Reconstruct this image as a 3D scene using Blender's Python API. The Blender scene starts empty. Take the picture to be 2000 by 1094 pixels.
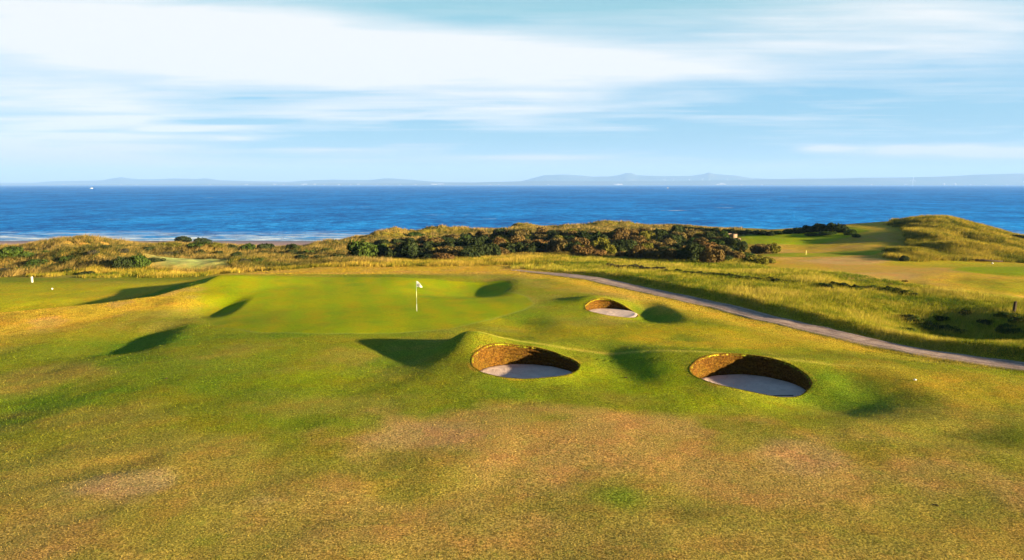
import bpy, math, numpy as np
from mathutils import Vector
rng = np.random.default_rng(7)
C = bpy.context.scene.collection
SC = bpy.context.scene
R = math.radians

# ------------------------------------------------------------------ camera model
FPX = 1400.0; ZC = 8.9; PITCH = math.atan(187.0 / FPX)
CP, SP = math.cos(PITCH), math.sin(PITCH)
SEA = -12.0

def pdir(px, py):
    """direction (x,y,z) through a photo pixel, y forward"""
    px = np.asarray(px, float); py = np.asarray(py, float)
    u = (px - 1000) / FPX; v = (547 - py) / FPX
    return u, CP + SP * v, -SP + CP * v

def P(px, py, z=0.0):
    u, dy, dz = pdir(px, py)
    t = (z - ZC) / dz
    return u * t, dy * t

def zat(px, py, Y):
    u, dy, dz = pdir(px, py)
    t = Y / dy
    return ZC + dz * t, u / dy          # height, slope s=x/Y

cam = bpy.data.cameras.new("camera"); camo = bpy.data.objects.new("camera", cam); C.objects.link(camo)
cam.sensor_width = 36; cam.lens = 36 * FPX / 2000; cam.clip_start = 0.3; cam.clip_end = 80000
camo.location = (0, 0, ZC); camo.rotation_euler = (math.pi / 2 - PITCH, 0, 0)
SC.camera = camo

# ------------------------------------------------------------------ noise
_tab = np.random.default_rng(3).random((256, 256)).astype(np.float32)
def vnoise(x, y):
    xi = np.floor(x); yi = np.floor(y); fx = x - xi; fy = y - yi
    xi = xi.astype(np.int64) & 255; yi = yi.astype(np.int64) & 255
    x1 = (xi + 1) & 255; y1 = (yi + 1) & 255
    fx = fx * fx * fx * (fx * (fx * 6 - 15) + 10); fy = fy * fy * fy * (fy * (fy * 6 - 15) + 10)
    a = _tab[xi, yi]; b = _tab[x1, yi]; c = _tab[xi, y1]; d = _tab[x1, y1]
    return (a + (b - a) * fx) * (1 - fy) + (c + (d - c) * fx) * fy
def fbm(x, y, oct=4, seed=0.0):
    s = 0; a = .5; n = 0
    for i in range(oct):
        ca, sa = math.cos(i * 1.3 + .4), math.sin(i * 1.3 + .4)
        s = s + a * vnoise((x * ca - y * sa) * 2 ** i + 17.3 * i + seed, (x * sa + y * ca) * 2 ** i + 9.1 * i + seed * 1.7)
        n += a; a *= .5
    return s / n - .5                     # about -0.5..0.5
def sst(a, b, x):
    t = np.clip((x - a) / (b - a), 0, 1); return t * t * (3 - 2 * t)
def gauss1(a, sig, axis):
    k = np.exp(-.5 * (np.arange(-int(3 * sig) - 1, int(3 * sig) + 2) / sig) ** 2); k /= k.sum(); h = len(k) // 2
    pad = [(0, 0), (0, 0)]; pad[axis] = (h, h)
    b = np.pad(a, pad, mode='edge')
    return np.apply_along_axis(lambda r: np.convolve(r, k, mode='valid'), axis, b)

# ------------------------------------------------------------------ far relief: seen heights per distance
COLS = [0, 75, 155, 225, 300, 375, 450, 600, 700, 850, 1000, 1150, 1300, 1450, 1600, 1690, 1750, 1840, 1920, 2000]
LINES = {
 66: [576,576,575,574,573,570, 552,548,548,548,548,544,543,543,543,543,543,543,543,543],
 75: [551,550,550,549,549,547, 542,539,537,536,535,532,530,530,529,529,529,529,529,529],
 85: [541,540,538,537,538,537, 530,525,521,519,517,515,514,514,515,517,519,520,521,522],
 95: [517,513,505,506,521,520, 516,516,512,510,507,505,504,504,504,505,504,507,508,510],
 110:[510,504,494,496,512,508, 507,506,505,503,499,496,495,492,491,487,484,484,489,494],
 125:[505,498,485,488,498,498, 500,499,498,496,488,483,481,480,476,466,458,453,466,480],
 135:[500,494,477,482,486,490, 496,497,490,487,480,474,471,470,460,451,445,431,450,470],
 145:[494,488,473,478,483,485, 491,492,482,478,470,462,460,460,445,437,433,420.5,441,466],
 160:[490,486,480,484,484,484, 487,489,472,466,457,452,451,452,440,434,431,427,447,468],
 180:[488,487,486,484,481,479, 484,486,465,460,450,445,445,449,452,437,438,436,452,470],
 205:[486,486,486,484,482,480, 483,486,463,460,449,441,442,446,449,447,450,450,460,472],
 230:[485.5,485.5,485.5,485,485,484,484,485.5,480,472,462,455,452,456,458,458,460,462,468,476],
 250:None, 275:None, 320:None}
_Yk = np.array(sorted(LINES)); _scol = None
_sg = np.linspace(-2.2, 2.2, 1101); _rows = []
for Y in _Yk:
    if LINES[Y] is None:
        _rows.append(np.full_like(_sg, {250: -11.3, 275: -12.35, 320: -14}[Y])); continue
    z, s = zat(np.array(COLS), np.array(LINES[Y]), float(Y))
    _rows.append(np.interp(_sg, s, z))
_yg = np.linspace(60, 330, 541)
_T = np.stack([np.interp(_yg, _Yk, [r[i] for r in _rows]) for i in range(len(_sg))], 1)
_T = gauss1(_T, 3.5, 0); _T = gauss1(_T, 5, 1)
def far_h(s, Y):
    fy = np.clip((Y - 60) / 270 * 540, 0, 539.99); fs = np.clip((s + 2.2) / 4.4 * 1100, 0, 1099.99)
    i = fy.astype(int); j = fs.astype(int); a = fy - i; b = fs - j
    return (_T[i, j] * (1 - a) + _T[i + 1, j] * a) * (1 - b) + (_T[i, j + 1] * (1 - a) + _T[i + 1, j + 1] * a) * b

# ------------------------------------------------------------------ near relief
def poly_pts(pts, z):
    return np.array([P(a, b, z) for a, b in pts])
_bank = np.array([P(a, b_, z) for a, b_, z in [(-300, 668, -.9), (0, 612, -.35), (95, 600, -.1), (190, 588, .15), (300, 570, .5), (365, 553, .72), (400, 547, .75)]])
_path = poly_pts([(1000, 522), (1040, 528), (1100, 536), (1180, 549), (1250, 563), (1320, 578), (1400, 595), (1500, 621), (1600, 643), (1700, 664), (1800, 684),
                  (1900, 701), (2000, 716), (2200, 752), (2600, 830)], -.25)
_path = _path[np.argsort(_path[:, 1])]
_ridge = poly_pts([(840, 672), (900, 664), (1000, 661), (1150, 668), (1300, 679), (1450, 688), (1600, 697), (1750, 705)], .6)
def path_d(x, y):
    """signed distance from the path's centre line, positive to the right"""
    ys = _path[:, 1]; xc = np.interp(y, ys, _path[:, 0])
    dx = np.interp(y + .5, ys, _path[:, 0]) - np.interp(y - .5, ys, _path[:, 0])
    return (x - xc) / np.sqrt(1 + dx * dx)
# pot bunkers: centre x, y, radius x, radius y, floor z
BUNK = [(0.62, 34.45, 2.62, 2.75, -.53), (11.05, 32.55, 2.72, 2.72, -.58), (7.1, 50.8, 1.85, 2.35, -.32)]
def rim(t, k):
    return 1 + .022 * np.sin(2 * t + 1.3 + k) + .014 * np.sin(3 * t + .4 + 2 * k) + .007 * np.sin(7 * t + k) + .004 * np.sin(13 * t + 3 * k)
def sawtooth(x, y, cx, cy, wx, wy, A, steep=.38, rot=0.0):
    """grassy hollow: long easy slope down from the left, short steep left-facing side on the right"""
    ca, sa = math.cos(rot), math.sin(rot)
    X = ((x - cx) * ca + (y - cy) * sa) / wx; X = np.where(X < 1 - 2 * steep, 1 - 2 * steep + (X - 1 + 2 * steep) / 2.6, X); Y = (-(x - cx) * sa + (y - cy) * ca) / wy
    f = np.where(X < 1 - 2 * steep, sst(-1.0, 1 - 2 * steep, X), 1 - sst(1 - 2 * steep, 1.0, X))
    return -A * f * np.exp(-Y ** 4 * 1.2 - Y * Y * .4)
def bump(x, y, cx, cy, wx, wy, A):
    return A * np.exp(-((x - cx) / wx) ** 2 - ((y - cy) / wy) ** 2)
def at(px, py, z=0.0):
    a, b = P(px, py, z); return float(a), float(b)
_h = {}
def near_h(x, y):
    h = np.zeros_like(x)
    flat = 1 - .75 * sst(1.15, .75, np.hypot((x + 3) / 21, (y - 54) / 13.5))
    h += flat * .22 * fbm(x / 9, y / 9, 3, 5.0) + flat * .10 * fbm(x / 2.6, y / 2.6, 3, 1.0)
    # left bank with the sunk tee beyond it
    xc = np.interp(y, _bank[::1, 1], _bank[:, 0])
    o = np.argsort(_bank[:, 1]); xc = np.interp(y, _bank[o, 1], _bank[o, 0])
    d = x - xc - .5 * fbm(y / 5, x * 0 + 3, 2, 2.0)
    cz = np.interp(y, [30, 40, 49, 64, 68], [-1.2, -.85, -.35, .74, .55]); crest = cz * (1 - .5 * sst(63, 70, y))
    dr_ = np.maximum(d, 0)
    h += np.where(d > 0, crest * np.exp(-(dr_ / 5.5) ** 2) - .85 * sst(0, 9, dr_) * (1 - sst(10, 32, dr_)) * sst(57, 43, y), np.maximum(crest + (.205 + .03 * sst(58, 50, y)) * d, np.interp(y, [30, 49, 64, 80], [-3.2, -2.4, -1.3, -1.3])))
    # ridge that holds the two near bunkers
    yr = np.interp(x, _ridge[:, 0], _ridge[:, 1])
    dr = y - yr
    ends = sst(-5.2, -1.6, x + .0 * y) * (1 - .75 * sst(13, 22, x))
    sag = 1 - .75 * np.exp(-((x - 5.2) / 1.7) ** 2)
    prof = np.where(dr > 0, np.exp(-(dr / 2.2) ** 2), np.exp(-(dr / 4.6) ** 2))
    h += .42 * ends * prof * (.25 + .75 * np.where(dr > -1.2, sag ** .6, sag))
    h += bump(x, y, -2.4, 37.8, 1.9, 1.8, .66) * sst(-5.2, -2.4, x)
    h += -.26 * sst(1.8, -2.0, (x + 4.6)) * np.exp(-((y - 37) / 4.0) ** 2) * np.exp(-((x + 6.5) / 6) ** 2)
    # hollows whose left-facing sides lie in shade
    for (px, py, wpx, wpy, A, st, rot) in [
        (1212, 708, 115, 38, .36, .85, .1), (1660, 758, 150, 46, .60, .75, .1), (1270, 604, 56, 24, .50, .55, 0),
        (937, 557, 80, 20, .62, .55, 0), (434, 594, 46, 15, .42, .55, .1), (272, 643, 88, 30, .48, .58, .25),
        (1045, 632, 60, 18, .20, .7, .2), (1900, 626, 140, 36, 1.3, .65, 0), (1920, 850, 110, 26, .12, .6, 0), (60, 770, 120, 50, .08, .7, .2), (235, 905, 110, 22, .07, .6, .3)]:
        cx, cy = at(px, py); _, y0 = at(px, py + wpy); _, y1 = at(px, py - wpy)
        t = cy / CP
        h += sawtooth(x, y, cx, cy, wpx * t / FPX, (y1 - y0) / 2, A, st, rot)
    # the front lips of the bunkers
    for (cx, cy, rx, ry, fz) in BUNK:
        q = np.hypot((x - cx) / rx, (y - cy) / ry)
        h += .06 * np.exp(-((q - 1.0) / .22) ** 2) * sst(.2, -.8, (y - cy) / ry)
    h += bump(x, y, 7.0, 53.7, 2.6, 1.9, .62) + bump(x, y, 3.5, 34.0, 1.3, 2.0, .24) + bump(x, y, 13.9, 31.6, 1.3, 2.0, .28)
    # path trough, bank of long grass on its right
    dp = path_d(x, y)
    on = 1 - sst(74, 80, y)
    wob = .35 * fbm(x / 3, y / 3, 2, 8.0)
    h += on * (-.30 * sst(-5.5, -1.4, dp) + (.30 + .16) * sst(1.4, 2.6, dp + wob) + .35 * fbm(x / 6, y / 6, 3, 12.) * sst(2, 6, dp))
    return h
HUMPS = []
for (px, Y, w, a, wn, wf) in [(165, 97, 95, 1.5, 5, 8, ), (150, 128, 60, 1.9, 6, 8), (285, 120, 70, 1.5, 6, 8), (60, 112, 60, 1.1, 5, 6), (215, 108, 45, 1.0, 4, 5), (400, 118, 60, .8, 5, 6), (560, 120, 70, .9, 6, 8), (640, 150, 60, 1.4, 8, 9), (110, 150, 70, 1.2, 8, 9), (20, 98, 40, .9, 4, 5),
                              (745, 170, 34, 1.6, 6, 8), (775, 178, 30, 1.8, 6, 8), (850, 182, 50, 2.0, 7, 9), (1015, 190, 34, 1.5, 7, 9), (1110, 190, 60, .6, 8, 9), (1175, 195, 40, 1.0, 8, 9), (1225, 196, 30, .5, 8, 9), (1290, 190, 45, .4, 8, 9),
                              (1762, 97, 45, .6, 4, 6), (1860, 104, 70, .8, 5, 6), (1800, 118, 40, .7, 6, 6), (1900, 122, 50, .9, 6, 7)]:
    HUMPS.append(((px - 1000) / (FPX * .985) * Y, Y, a, w / FPX * Y, wn, wf, 0))
def H(x, y):
    x = np.asarray(x, float); y = np.asarray(y, float)
    Y = np.maximum(y, 1.0); s = x / Y
    n = near_h(x, y); f = far_h(s, Y)
    w = sst(66, 78, y)
    px = 1000 + FPX * .985 * s
    dune = sst(80, 92, y) * (1 - sst(215, 240, y)) * (1 - sst(640, 760, px))
    mid = sst(80, 95, y) * (1 - sst(220, 240, y)) * sst(640, 760, px)
    hill = sst(1700, 1760, px) * sst(92, 105, y) * (1 - sst(150, 200, y))
    f = f + dune * (2.3 * fbm(x / 13, y / 13, 4, 3.0) + .9 * (.3 - np.abs(fbm(x / 7, y / 9, 3, 53.)) * 2) * sst(.0, .25, fbm(x / 22, y / 22, 2, 57.) + .1) + .6 * fbm(x / 3, y / 3, 3, 6.)) + mid * .5 * fbm(x / 10, y / 10, 4, 4.0) + hill * 1.0 * fbm(x / 5, y / 7, 4, 9.)
    for (hx, hy, ha, wx, wyn, wyf, sk) in HUMPS:
        X = (x - hx) / wx; wxx = np.where(X < 0, .62, 1.35); Yh = (y - hy); wy = np.where(Yh < 0, wyn, wyf)
        nz = 1 + 1.1 * fbm(x / 4, y / 4, 3, hx)
        f = f + ha * nz * np.exp(-np.abs(X / wxx) ** 2.4 - (Yh / wy) ** 2)
    sky = mid * sst(150, 175, y) * (1 - sst(1330, 1400, px))
    f = f + sky * .9 * np.maximum(fbm(x / 9, y / 16, 3, 21.) + .08, 0) * 1.5
    beach = sst(238, 250, y)
    f = f + beach * .12 * fbm(x / 20, y / 20, 3, 2.)
    return n * (1 - w) + f * w
def ray_hit(px, py, y0=12.0, y1=300.0):
    u, dy, dz = pdir(px, py); ys = np.concatenate([np.arange(y0, 60, .12), np.arange(60, y1, .3)])
    t = ys / dy; zs = ZC + dz * t; hs = H(u * t, ys)
    k = np.argmax(zs < hs)
    if not (zs < hs).any(): k = len(ys) - 1
    return float(u * t[k]), float(ys[k]), float(hs[k])

# ------------------------------------------------------------------ materials
def mat(name):
    m = bpy.data.materials.new(name); m.use_nodes = True
    nt = m.node_tree; nt.nodes.clear()
    return m, nt
class NB:
    def __init__(s, nt): s.nt = nt
    def n(s, t, **k):
        nd = s.nt.nodes.new(t)
        for a, b in k.items():
            if a.startswith('_'): nd.inputs[a[1:].replace('_', ' ')].default_value = b
            else: setattr(nd, a, b)
        return nd
    def l(s, a, b): s.nt.links.new(a, b)
    def val(s, sock, v):
        if hasattr(v, 'is_output') or isinstance(v, bpy.types.NodeSocket): s.l(v, sock)
        else: sock.default_value = v
    def math(s, op, a, b=0.0, c=None, clamp=False):
        nd = s.n('ShaderNodeMath', operation=op); nd.use_clamp = clamp
        s.val(nd.inputs[0], a); s.val(nd.inputs[1], b)
        if c is not None: s.val(nd.inputs[2], c)
        return nd.outputs[0]
    def mix(s, f, a, b, mode='MIX'):
        nd = s.n('ShaderNodeMix', data_type='RGBA', blend_type=mode); nd.clamp_factor = True
        s.val(nd.inputs[0], f)
        for k, v in ((6, a), (7, b)):
            if isinstance(v, bpy.types.NodeSocket): s.l(v, nd.inputs[k])
            else: nd.inputs[k].default_value = (*v[:3], 1)
        return nd.outputs[2]
    def noise(s, vec, scale, detail=3, rough=.55, dist=0.0):
        nd = s.n('ShaderNodeTexNoise'); nd.inputs['Scale'].default_value = scale
        nd.inputs['Detail'].default_value = detail; nd.inputs['Roughness'].default_value = rough; nd.inputs['Distortion'].default_value = dist
        s.l(vec, nd.inputs['Vector']); return nd.outputs['Fac']
    def mrange(s, v, a, b, c=0.0, d=1.0, smooth=False):
        nd = s.n('ShaderNodeMapRange'); nd.interpolation_type = 'SMOOTHSTEP' if smooth else 'LINEAR'
        s.val(nd.inputs[0], v)
        for i, q in enumerate((a, b, c, d)): nd.inputs[1 + i].default_value = q
        return nd.outputs[0]
    def scale(s, vec, xyz):
        nd = s.n('ShaderNodeVectorMath', operation='MULTIPLY'); s.l(vec, nd.inputs[0]); nd.inputs[1].default_value = xyz; return nd.outputs[0]
    def out(s, shader, vol=None):
        o = s.n('ShaderNodeOutputMaterial')
        if shader is not None: s.l(shader, o.inputs['Surface'])
        if vol is not None: s.l(vol, o.inputs['Volume'])
    def bsdf(s, col, rough=.8, spec=.25, normal=None, **k):
        b = s.n('ShaderNodeBsdfPrincipled')
        if isinstance(col, bpy.types.NodeSocket): s.l(col, b.inputs['Base Color'])
        else: b.inputs['Base Color'].default_value = (*col[:3], 1)
        s.val(b.inputs['Roughness'], rough); b.inputs['Specular IOR Level'].default_value = spec
        if normal is not None: s.l(normal, b.inputs['Normal'])
        return b.outputs[0]
    def bump(s, h, strength, dist, normal=None):
        b = s.n('ShaderNodeBump'); s.val(b.inputs['Strength'], strength); b.inputs['Distance'].default_value = dist
        s.l(h, b.inputs['Height'])
        if normal is not None: s.l(normal, b.inputs['Normal'])
        return b.outputs[0]
    def pos(s): return s.n('ShaderNodeNewGeometry').outputs['Position']
    def objco(s): return s.n('ShaderNodeTexCoord').outputs['Object']

def m_turf():
    m, nt = mat("turf"); b = NB(nt); p = b.pos()
    a = b.n('ShaderNodeAttribute', attribute_name='albedo').outputs['Color']
    r = b.n('ShaderNodeAttribute', attribute_name='coarse').outputs['Fac']
    n1 = b.noise(p, .55, 5, .62); n2 = b.noise(p, 3.2, 4, .6); n3 = b.noise(p, 17, 3, .65); n4 = b.noise(p, 50, 2, .6)
    st = b.noise(b.scale(p, (1.0, 5.0, 1)), 1.6, 3, .6)
    warm = b.mix(b.mrange(n1, .42, .68, 0, .75, True), a, (1.22, .90, 1.05), 'MULTIPLY')
    cool = b.mix(b.mrange(n2, .50, .72, 0, .65, True), warm, (.72, .96, .75), 'MULTIPLY')
    dry = b.mix(b.mrange(n3, .56, .74, 0, .55), cool, (1.55, 1.32, 1.7), 'MULTIPLY')
    g1 = b.mrange(n4, .3, .7, .6, 1.4); g2 = b.mrange(n3, .37, .63, .32, 1.75); g3 = b.mrange(st, .3, .7, .86, 1.14)
    g = b.math('MULTIPLY', b.math('MULTIPLY', g1, g2), g3)
    g = b.math('ADD', 1.0, b.math('MULTIPLY', b.math('SUBTRACT', g, 1.0), b.math('ADD', .28, b.math('MULTIPLY', r, .95))))
    vm = b.n('ShaderNodeVectorMath', operation='SCALE'); b.l(dry, vm.inputs[0]); b.l(g, vm.inputs['Scale'])
    hgt = b.math('ADD', b.math('MULTIPLY', n3, .7), b.math('MULTIPLY', n4, .35))
    hgt = b.math('ADD', hgt, b.math('MULTIPLY', n2, .8))
    nrm = b.bump(hgt, b.math('ADD', .05, b.math('MULTIPLY', r, .42)), .10)
    b.out(b.bsdf(vm.outputs[0], .95, .02, nrm)); return m
def m_sand(name, c1, c2, spec=.2, rough=.85):
    m, nt = mat(name); b = NB(nt); p = b.pos()
    n1 = b.noise(p, 1.3, 4); n2 = b.noise(p, 18, 3, .6); n3 = b.noise(b.scale(p, (1, 3, 1)), 7, 3)
    col = b.mix(b.mrange(n1, .35, .65), c1, c2)
    col = b.mix(b.mrange(n2, .5, .75, 0, .35), col, (.7, .66, .62), 'MULTIPLY')
    n4 = b.noise(p, 4.5, 3, .6, .6)
    col = b.mix(b.mrange(n4, .54, .66, 0, .45), col, (.74, .70, .66), 'MULTIPLY')
    nrm = b.bump(b.math('ADD', b.math('ADD', n2, n3), b.math('MULTIPLY', b.mrange(n4, .5, .62), 1.2)), .55, .06)
    b.out(b.bsdf(col, rough, spec, nrm)); return m
def m_wall():
    m, nt = mat("revetted_turf"); b = NB(nt); p = b.pos()
    lay = b.noise(b.scale(p, (1.4, 1.4, 9)), 1.9, 5, .7); n2 = b.noise(p, 11, 5, .72); n1 = b.noise(p, 1.2, 3)
    col = b.mix(b.mrange(lay, .3, .7), (.090, .042, .007), (.230, .112, .016))
    col = b.mix(b.mrange(n1, .45, .7, 0, .5), col, (.150, .110, .012))
    col = b.mix(b.mrange(n2, .42, .60, 0, .95), col, (.30, .24, .25), 'MULTIPLY')
    nrm = b.bump(b.math('ADD', b.math('MULTIPLY', lay, .6), n2), .95, .10)
    b.out(b.bsdf(col, .95, .05, nrm)); return m
def m_lip():
    m, nt = mat("lip_turf"); b = NB(nt); p = b.pos()
    n1 = b.noise(p, 2.2, 4, .65); n2 = b.noise(p, 24, 3, .65)
    col = b.mix(b.mrange(n1, .38, .66), (.150, .155, .014), (.235, .170, .030))
    col = b.mix(b.mrange(n2, .45, .75, 0, .7), col, (.6, .62, .6), 'MULTIPLY')
    b.out(b.bsdf(col, .9, .05, b.bump(n2, .4, .05))); return m
def m_path():
    m, nt = mat("gravel_path"); b = NB(nt); p = b.pos()
    n1 = b.noise(p, .5, 4); n2 = b.noise(p, 9, 4, .65); n3 = b.noise(p, 30, 2)
    col = b.mix(b.mrange(n1, .35, .65), (.34, .245, .215), (.44, .32, .26))
    col = b.mix(b.mrange(n2, .46, .66, 0, .85), col, (.52, .45, .40), 'MULTIPLY')
    col = b.mix(b.mrange(b.noise(p, 1.6, 4, .65), .50, .64, 0, .6), col, (.55, .50, .46), 'MULTIPLY')
    u = b.math('ABSOLUTE', b.n('ShaderNodeAttribute', attribute_name='across').outputs['Fac']); wv = b.noise(p, .8, 3)
    rut = b.mrange(b.math('ABSOLUTE', b.math('SUBTRACT', b.math('ADD', u, b.math('MULTIPLY', b.math('SUBTRACT', wv, .5), .3)), .45)), .06, .20, .65, 0)
    col = b.mix(rut, col, (.62, .58, .58), 'MULTIPLY')
    edge = b.math('MULTIPLY', b.mrange(b.math('ADD', u, b.math('MULTIPLY', b.math('SUBTRACT', n2, .5), .9)), .72, .98), .85)
    col = b.mix(edge, col, (.17, .14, .035))
    b.out(b.bsdf(col, .9, .15, b.bump(b.math('ADD', n2, n3), .5, .05))); return m
def m_blade(name):
    m, nt = mat(name); b = NB(nt)
    a = b.n('ShaderNodeAttribute', attribute_name='albedo').outputs['Color']
    d = b.n('ShaderNodeBsdfDiffuse'); t = b.n('ShaderNodeBsdfTranslucent'); b.l(a, d.inputs[0]); b.l(a, t.inputs[0])
    mx = b.n('ShaderNodeMixShader'); mx.inputs[0].default_value = .3; b.l(d.outputs[0], mx.inputs[1]); b.l(t.outputs[0], mx.inputs[2])
    b.out(mx.outputs[0]); return m
def m_leaf(name, c1, c2, c3):
    m, nt = mat(name); b = NB(nt)
    r = b.n('ShaderNodeAttribute', attribute_name='tint').outputs['Fac']
    oi = b.n('ShaderNodeObjectInfo').outputs['Random']
    col = b.mix(r, c1, c2); col = b.mix(b.math('MULTIPLY', oi, .6), col, c3)
    d = b.n('ShaderNodeBsdfDiffuse'); t = b.n('ShaderNodeBsdfTranslucent'); b.l(col, d.inputs[0]); b.l(col, t.inputs[0])
    mx = b.n('ShaderNodeMixShader'); mx.inputs[0].default_value = .18; b.l(d.outputs[0], mx.inputs[1]); b.l(t.outputs[0], mx.inputs[2])
    b.out(mx.outputs[0]); return m
def m_plain(name, c, rough=.7, spec=.3, var=.25, sc=6.0, metallic=0.0):
    m, nt = mat(name); b = NB(nt)
    n1 = b.noise(b.objco(), sc, 4, .6)
    col = b.mix(b.mrange(n1, .35, .7), c, tuple(q * (1 - var) for q in c))
    b.out(b.bsdf(col, rough, spec, b.bump(n1, .15, .03))); return m
def m_sea():
    m, nt = mat("sea_water"); b = NB(nt); p = b.pos()
    sx = b.n('ShaderNodeSeparateXYZ'); b.l(p, sx.inputs[0])
    y = sx.outputs[1]
    # chop of several lengths so that waves still read far out
    w1 = b.noise(b.scale(p, (.13, .17, 1)), 1.0, 8, .74, .5)
    w2 = b.noise(b.scale(p, (.036, .034, 1)), 1.0, 7, .74, .4)
    w3 = b.noise(b.scale(p, (.013, .0085, 1)), 1.0, 7, .74, .3)
    w4 = b.noise(b.scale(p, (.005, .0020, 1)), 1.0, 7, .74, .3)
    swell = b.math('ADD', b.math('MULTIPLY', w1, .40), b.math('ADD', b.math('MULTIPLY', w2, .9), b.math('MULTIPLY', w3, 2.2)))
    nearf = b.mrange(y, 240, 900, 1, 0, True)
    deep = (.001, .085, .36); mid = (.002, .27, .78); pale = (.05, .45, .95)
    tone = b.math('ADD', b.math('MULTIPLY', w2, .42), b.math('ADD', b.math('MULTIPLY', w3, .33), b.math('MULTIPLY', w4, .25)))
    tone = b.math('ADD', tone, b.math('MULTIPLY', b.math('SUBTRACT', w1, .5), .55))
    col = b.mix(b.mrange(tone, .40, .60), deep, mid)
    col = b.mix(b.math('MULTIPLY', b.mrange(b.math('ADD', w1, b.math('MULTIPLY', b.math('SUBTRACT', w3, .5), .6)), .52, .74), nearf), col, pale)
    shallow = b.mrange(b.math('ADD', y, b.math('MULTIPLY', w2, 40)), 262, 330, .8, 0, True)
    col = b.mix(shallow, col, (.13, .27, .42))
    # white caps offshore and the breaking lines by the beach
    cap = b.noise(b.scale(p, (.055, .16, 1)), 1.0, 5, .7, .3)
    capm = b.math('MULTIPLY', b.mrange(cap, .66, .72), b.mrange(w3, .44, .6))
    cap2 = b.noise(b.scale(p, (.012, .035, 1)), 1.0, 5, .72, .2)
    capm = b.math('MAXIMUM', capm, b.math('MULTIPLY', b.mrange(cap2, .67, .72), .8))
    fy = b.math('ADD', y, b.math('MULTIPLY', b.noise(b.scale(p, (.02, .012, 1)), 1.0, 3), 30))
    surf = b.noise(b.scale(p, (.045, .30, 1)), 1.0, 5, .68, .5)
    env = b.math('MULTIPLY', b.mrange(fy, 268, 276, 0, 1), b.mrange(fy, 300, 345, 1, 0))
    surfm = b.math('MULTIPLY', b.mrange(surf, .49, .57), env)
    edge = b.math('MULTIPLY', b.mrange(fy, 276, 279, 0, 1), b.mrange(fy, 279, 283, 1, 0))
    foam = b.math('MAXIMUM', b.math('MAXIMUM', capm, surfm), b.math('MULTIPLY', edge, .55))
    col = b.mix(foam, col, (.72, .78, .80))
    nrm = b.bump(swell, .55, 2.2)
    df = b.n('ShaderNodeBsdfDiffuse'); b.l(col, df.inputs[0]); b.l(nrm, df.inputs['Normal'])
    gl = b.n('ShaderNodeBsdfGlossy'); gl.inputs['Roughness'].default_value = .32; b.l(nrm, gl.inputs['Normal']); gl.inputs[0].default_value = (.75, .88, 1, 1)
    mx = b.n('ShaderNodeMixShader'); mx.inputs[0].default_value = .045; b.l(df.outputs[0], mx.inputs[1]); b.l(gl.outputs[0], mx.inputs[2])
    b.out(mx.outputs[0]); return m

M = dict(post=m_plain('post_paint', (.55, .54, .50), .6, .3, .1), turf=m_turf(), wall=m_wall(), lip=m_lip(), path=m_path(), sea=m_sea(),
         bsand=m_sand("bunker_sand", (.53, .40, .35), (.63, .485, .42), .1), blade=m_blade("grass_blade"),
         white=m_plain("white_paint", (.58, .58, .55), .5, .4, .06), pole=m_plain("pole_grey_green", (.28, .36, .30), .4, .4, .1),
         cream=m_plain("pole_cream", (.72, .68, .34), .4, .4, .06), flag=m_plain("flag_cloth", (.62, .62, .60), .8, .1, .05),
         emblem=m_plain("emblem_grey", (.12, .14, .20), .8, .1, .1), timber=m_plain("weathered_timber", (.05, .035, .025), .85, .1, .5),
         dark=m_plain("dark_rake", (.03, .03, .035), .6, .3, .2), block=m_plain("weathered_concrete", (.27, .19, .135), .9, .1, .45, 1.8),
         clod=m_plain("dry_clod", (.045, .038, .018), .95, .05, .4), yellow=m_plain("yellow_flag", (.7, .62, .2), .7, .2, .05),
         steel=m_plain("pale_steel", (.75, .77, .78), .5, .4, .05), render=m_plain("white_render", (.40, .40, .40), .8, .2, .08),
         slate=m_plain("slate_roof", (.16, .16, .18), .7, .3, .2), bark=m_plain("bark", (.06, .045, .03), .95, .05, .4),
         glassy=m_plain("dark_window", (.03, .035, .04), .2, .5, .1))

# ------------------------------------------------------------------ object helpers
def tag(o, label=None, cat=None, group=None, kind=None):
    if label: o['label'] = label
    if cat: o['category'] = cat
    if group: o['group'] = group
    if kind: o['kind'] = kind
    return o
def empty(name, loc, rz=0, **k):
    o = bpy.data.objects.new(name, None); C.objects.link(o); o.location = loc; o.rotation_euler = (0, 0, rz); o.empty_display_size = .3
    return tag(o, **k)
def mesh_np(name, V, F, m, parent=None, smooth=False, attrs=None, link=True):
    """V (n,3), F (k,3|4) int array"""
    V = np.ascontiguousarray(V, np.float32); F = np.ascontiguousarray(F, np.int32); k, c = F.shape
    me = bpy.data.meshes.new(name)
    me.vertices.add(len(V)); me.vertices.foreach_set('co', V.ravel())
    me.loops.add(k * c); me.loops.foreach_set('vertex_index', F.ravel())
    me.polygons.add(k); me.polygons.foreach_set('loop_start', np.arange(k, dtype=np.int32) * c)
    me.update(calc_edges=True); me.validate()
    if smooth: me.polygons.foreach_set('use_smooth', np.ones(len(me.polygons), bool))
    for an, (dom, typ, dat) in (attrs or {}).items():
        at_ = me.attributes.new(an, typ, dom)
        at_.data.foreach_set('color' if 'COLOR' in typ else 'value', np.ascontiguousarray(dat, np.float32).ravel())
    me.materials.append(m)
    if not link: return me
    o = bpy.data.objects.new(name, me); C.objects.link(o)
    if parent: o.parent = parent
    return o
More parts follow.
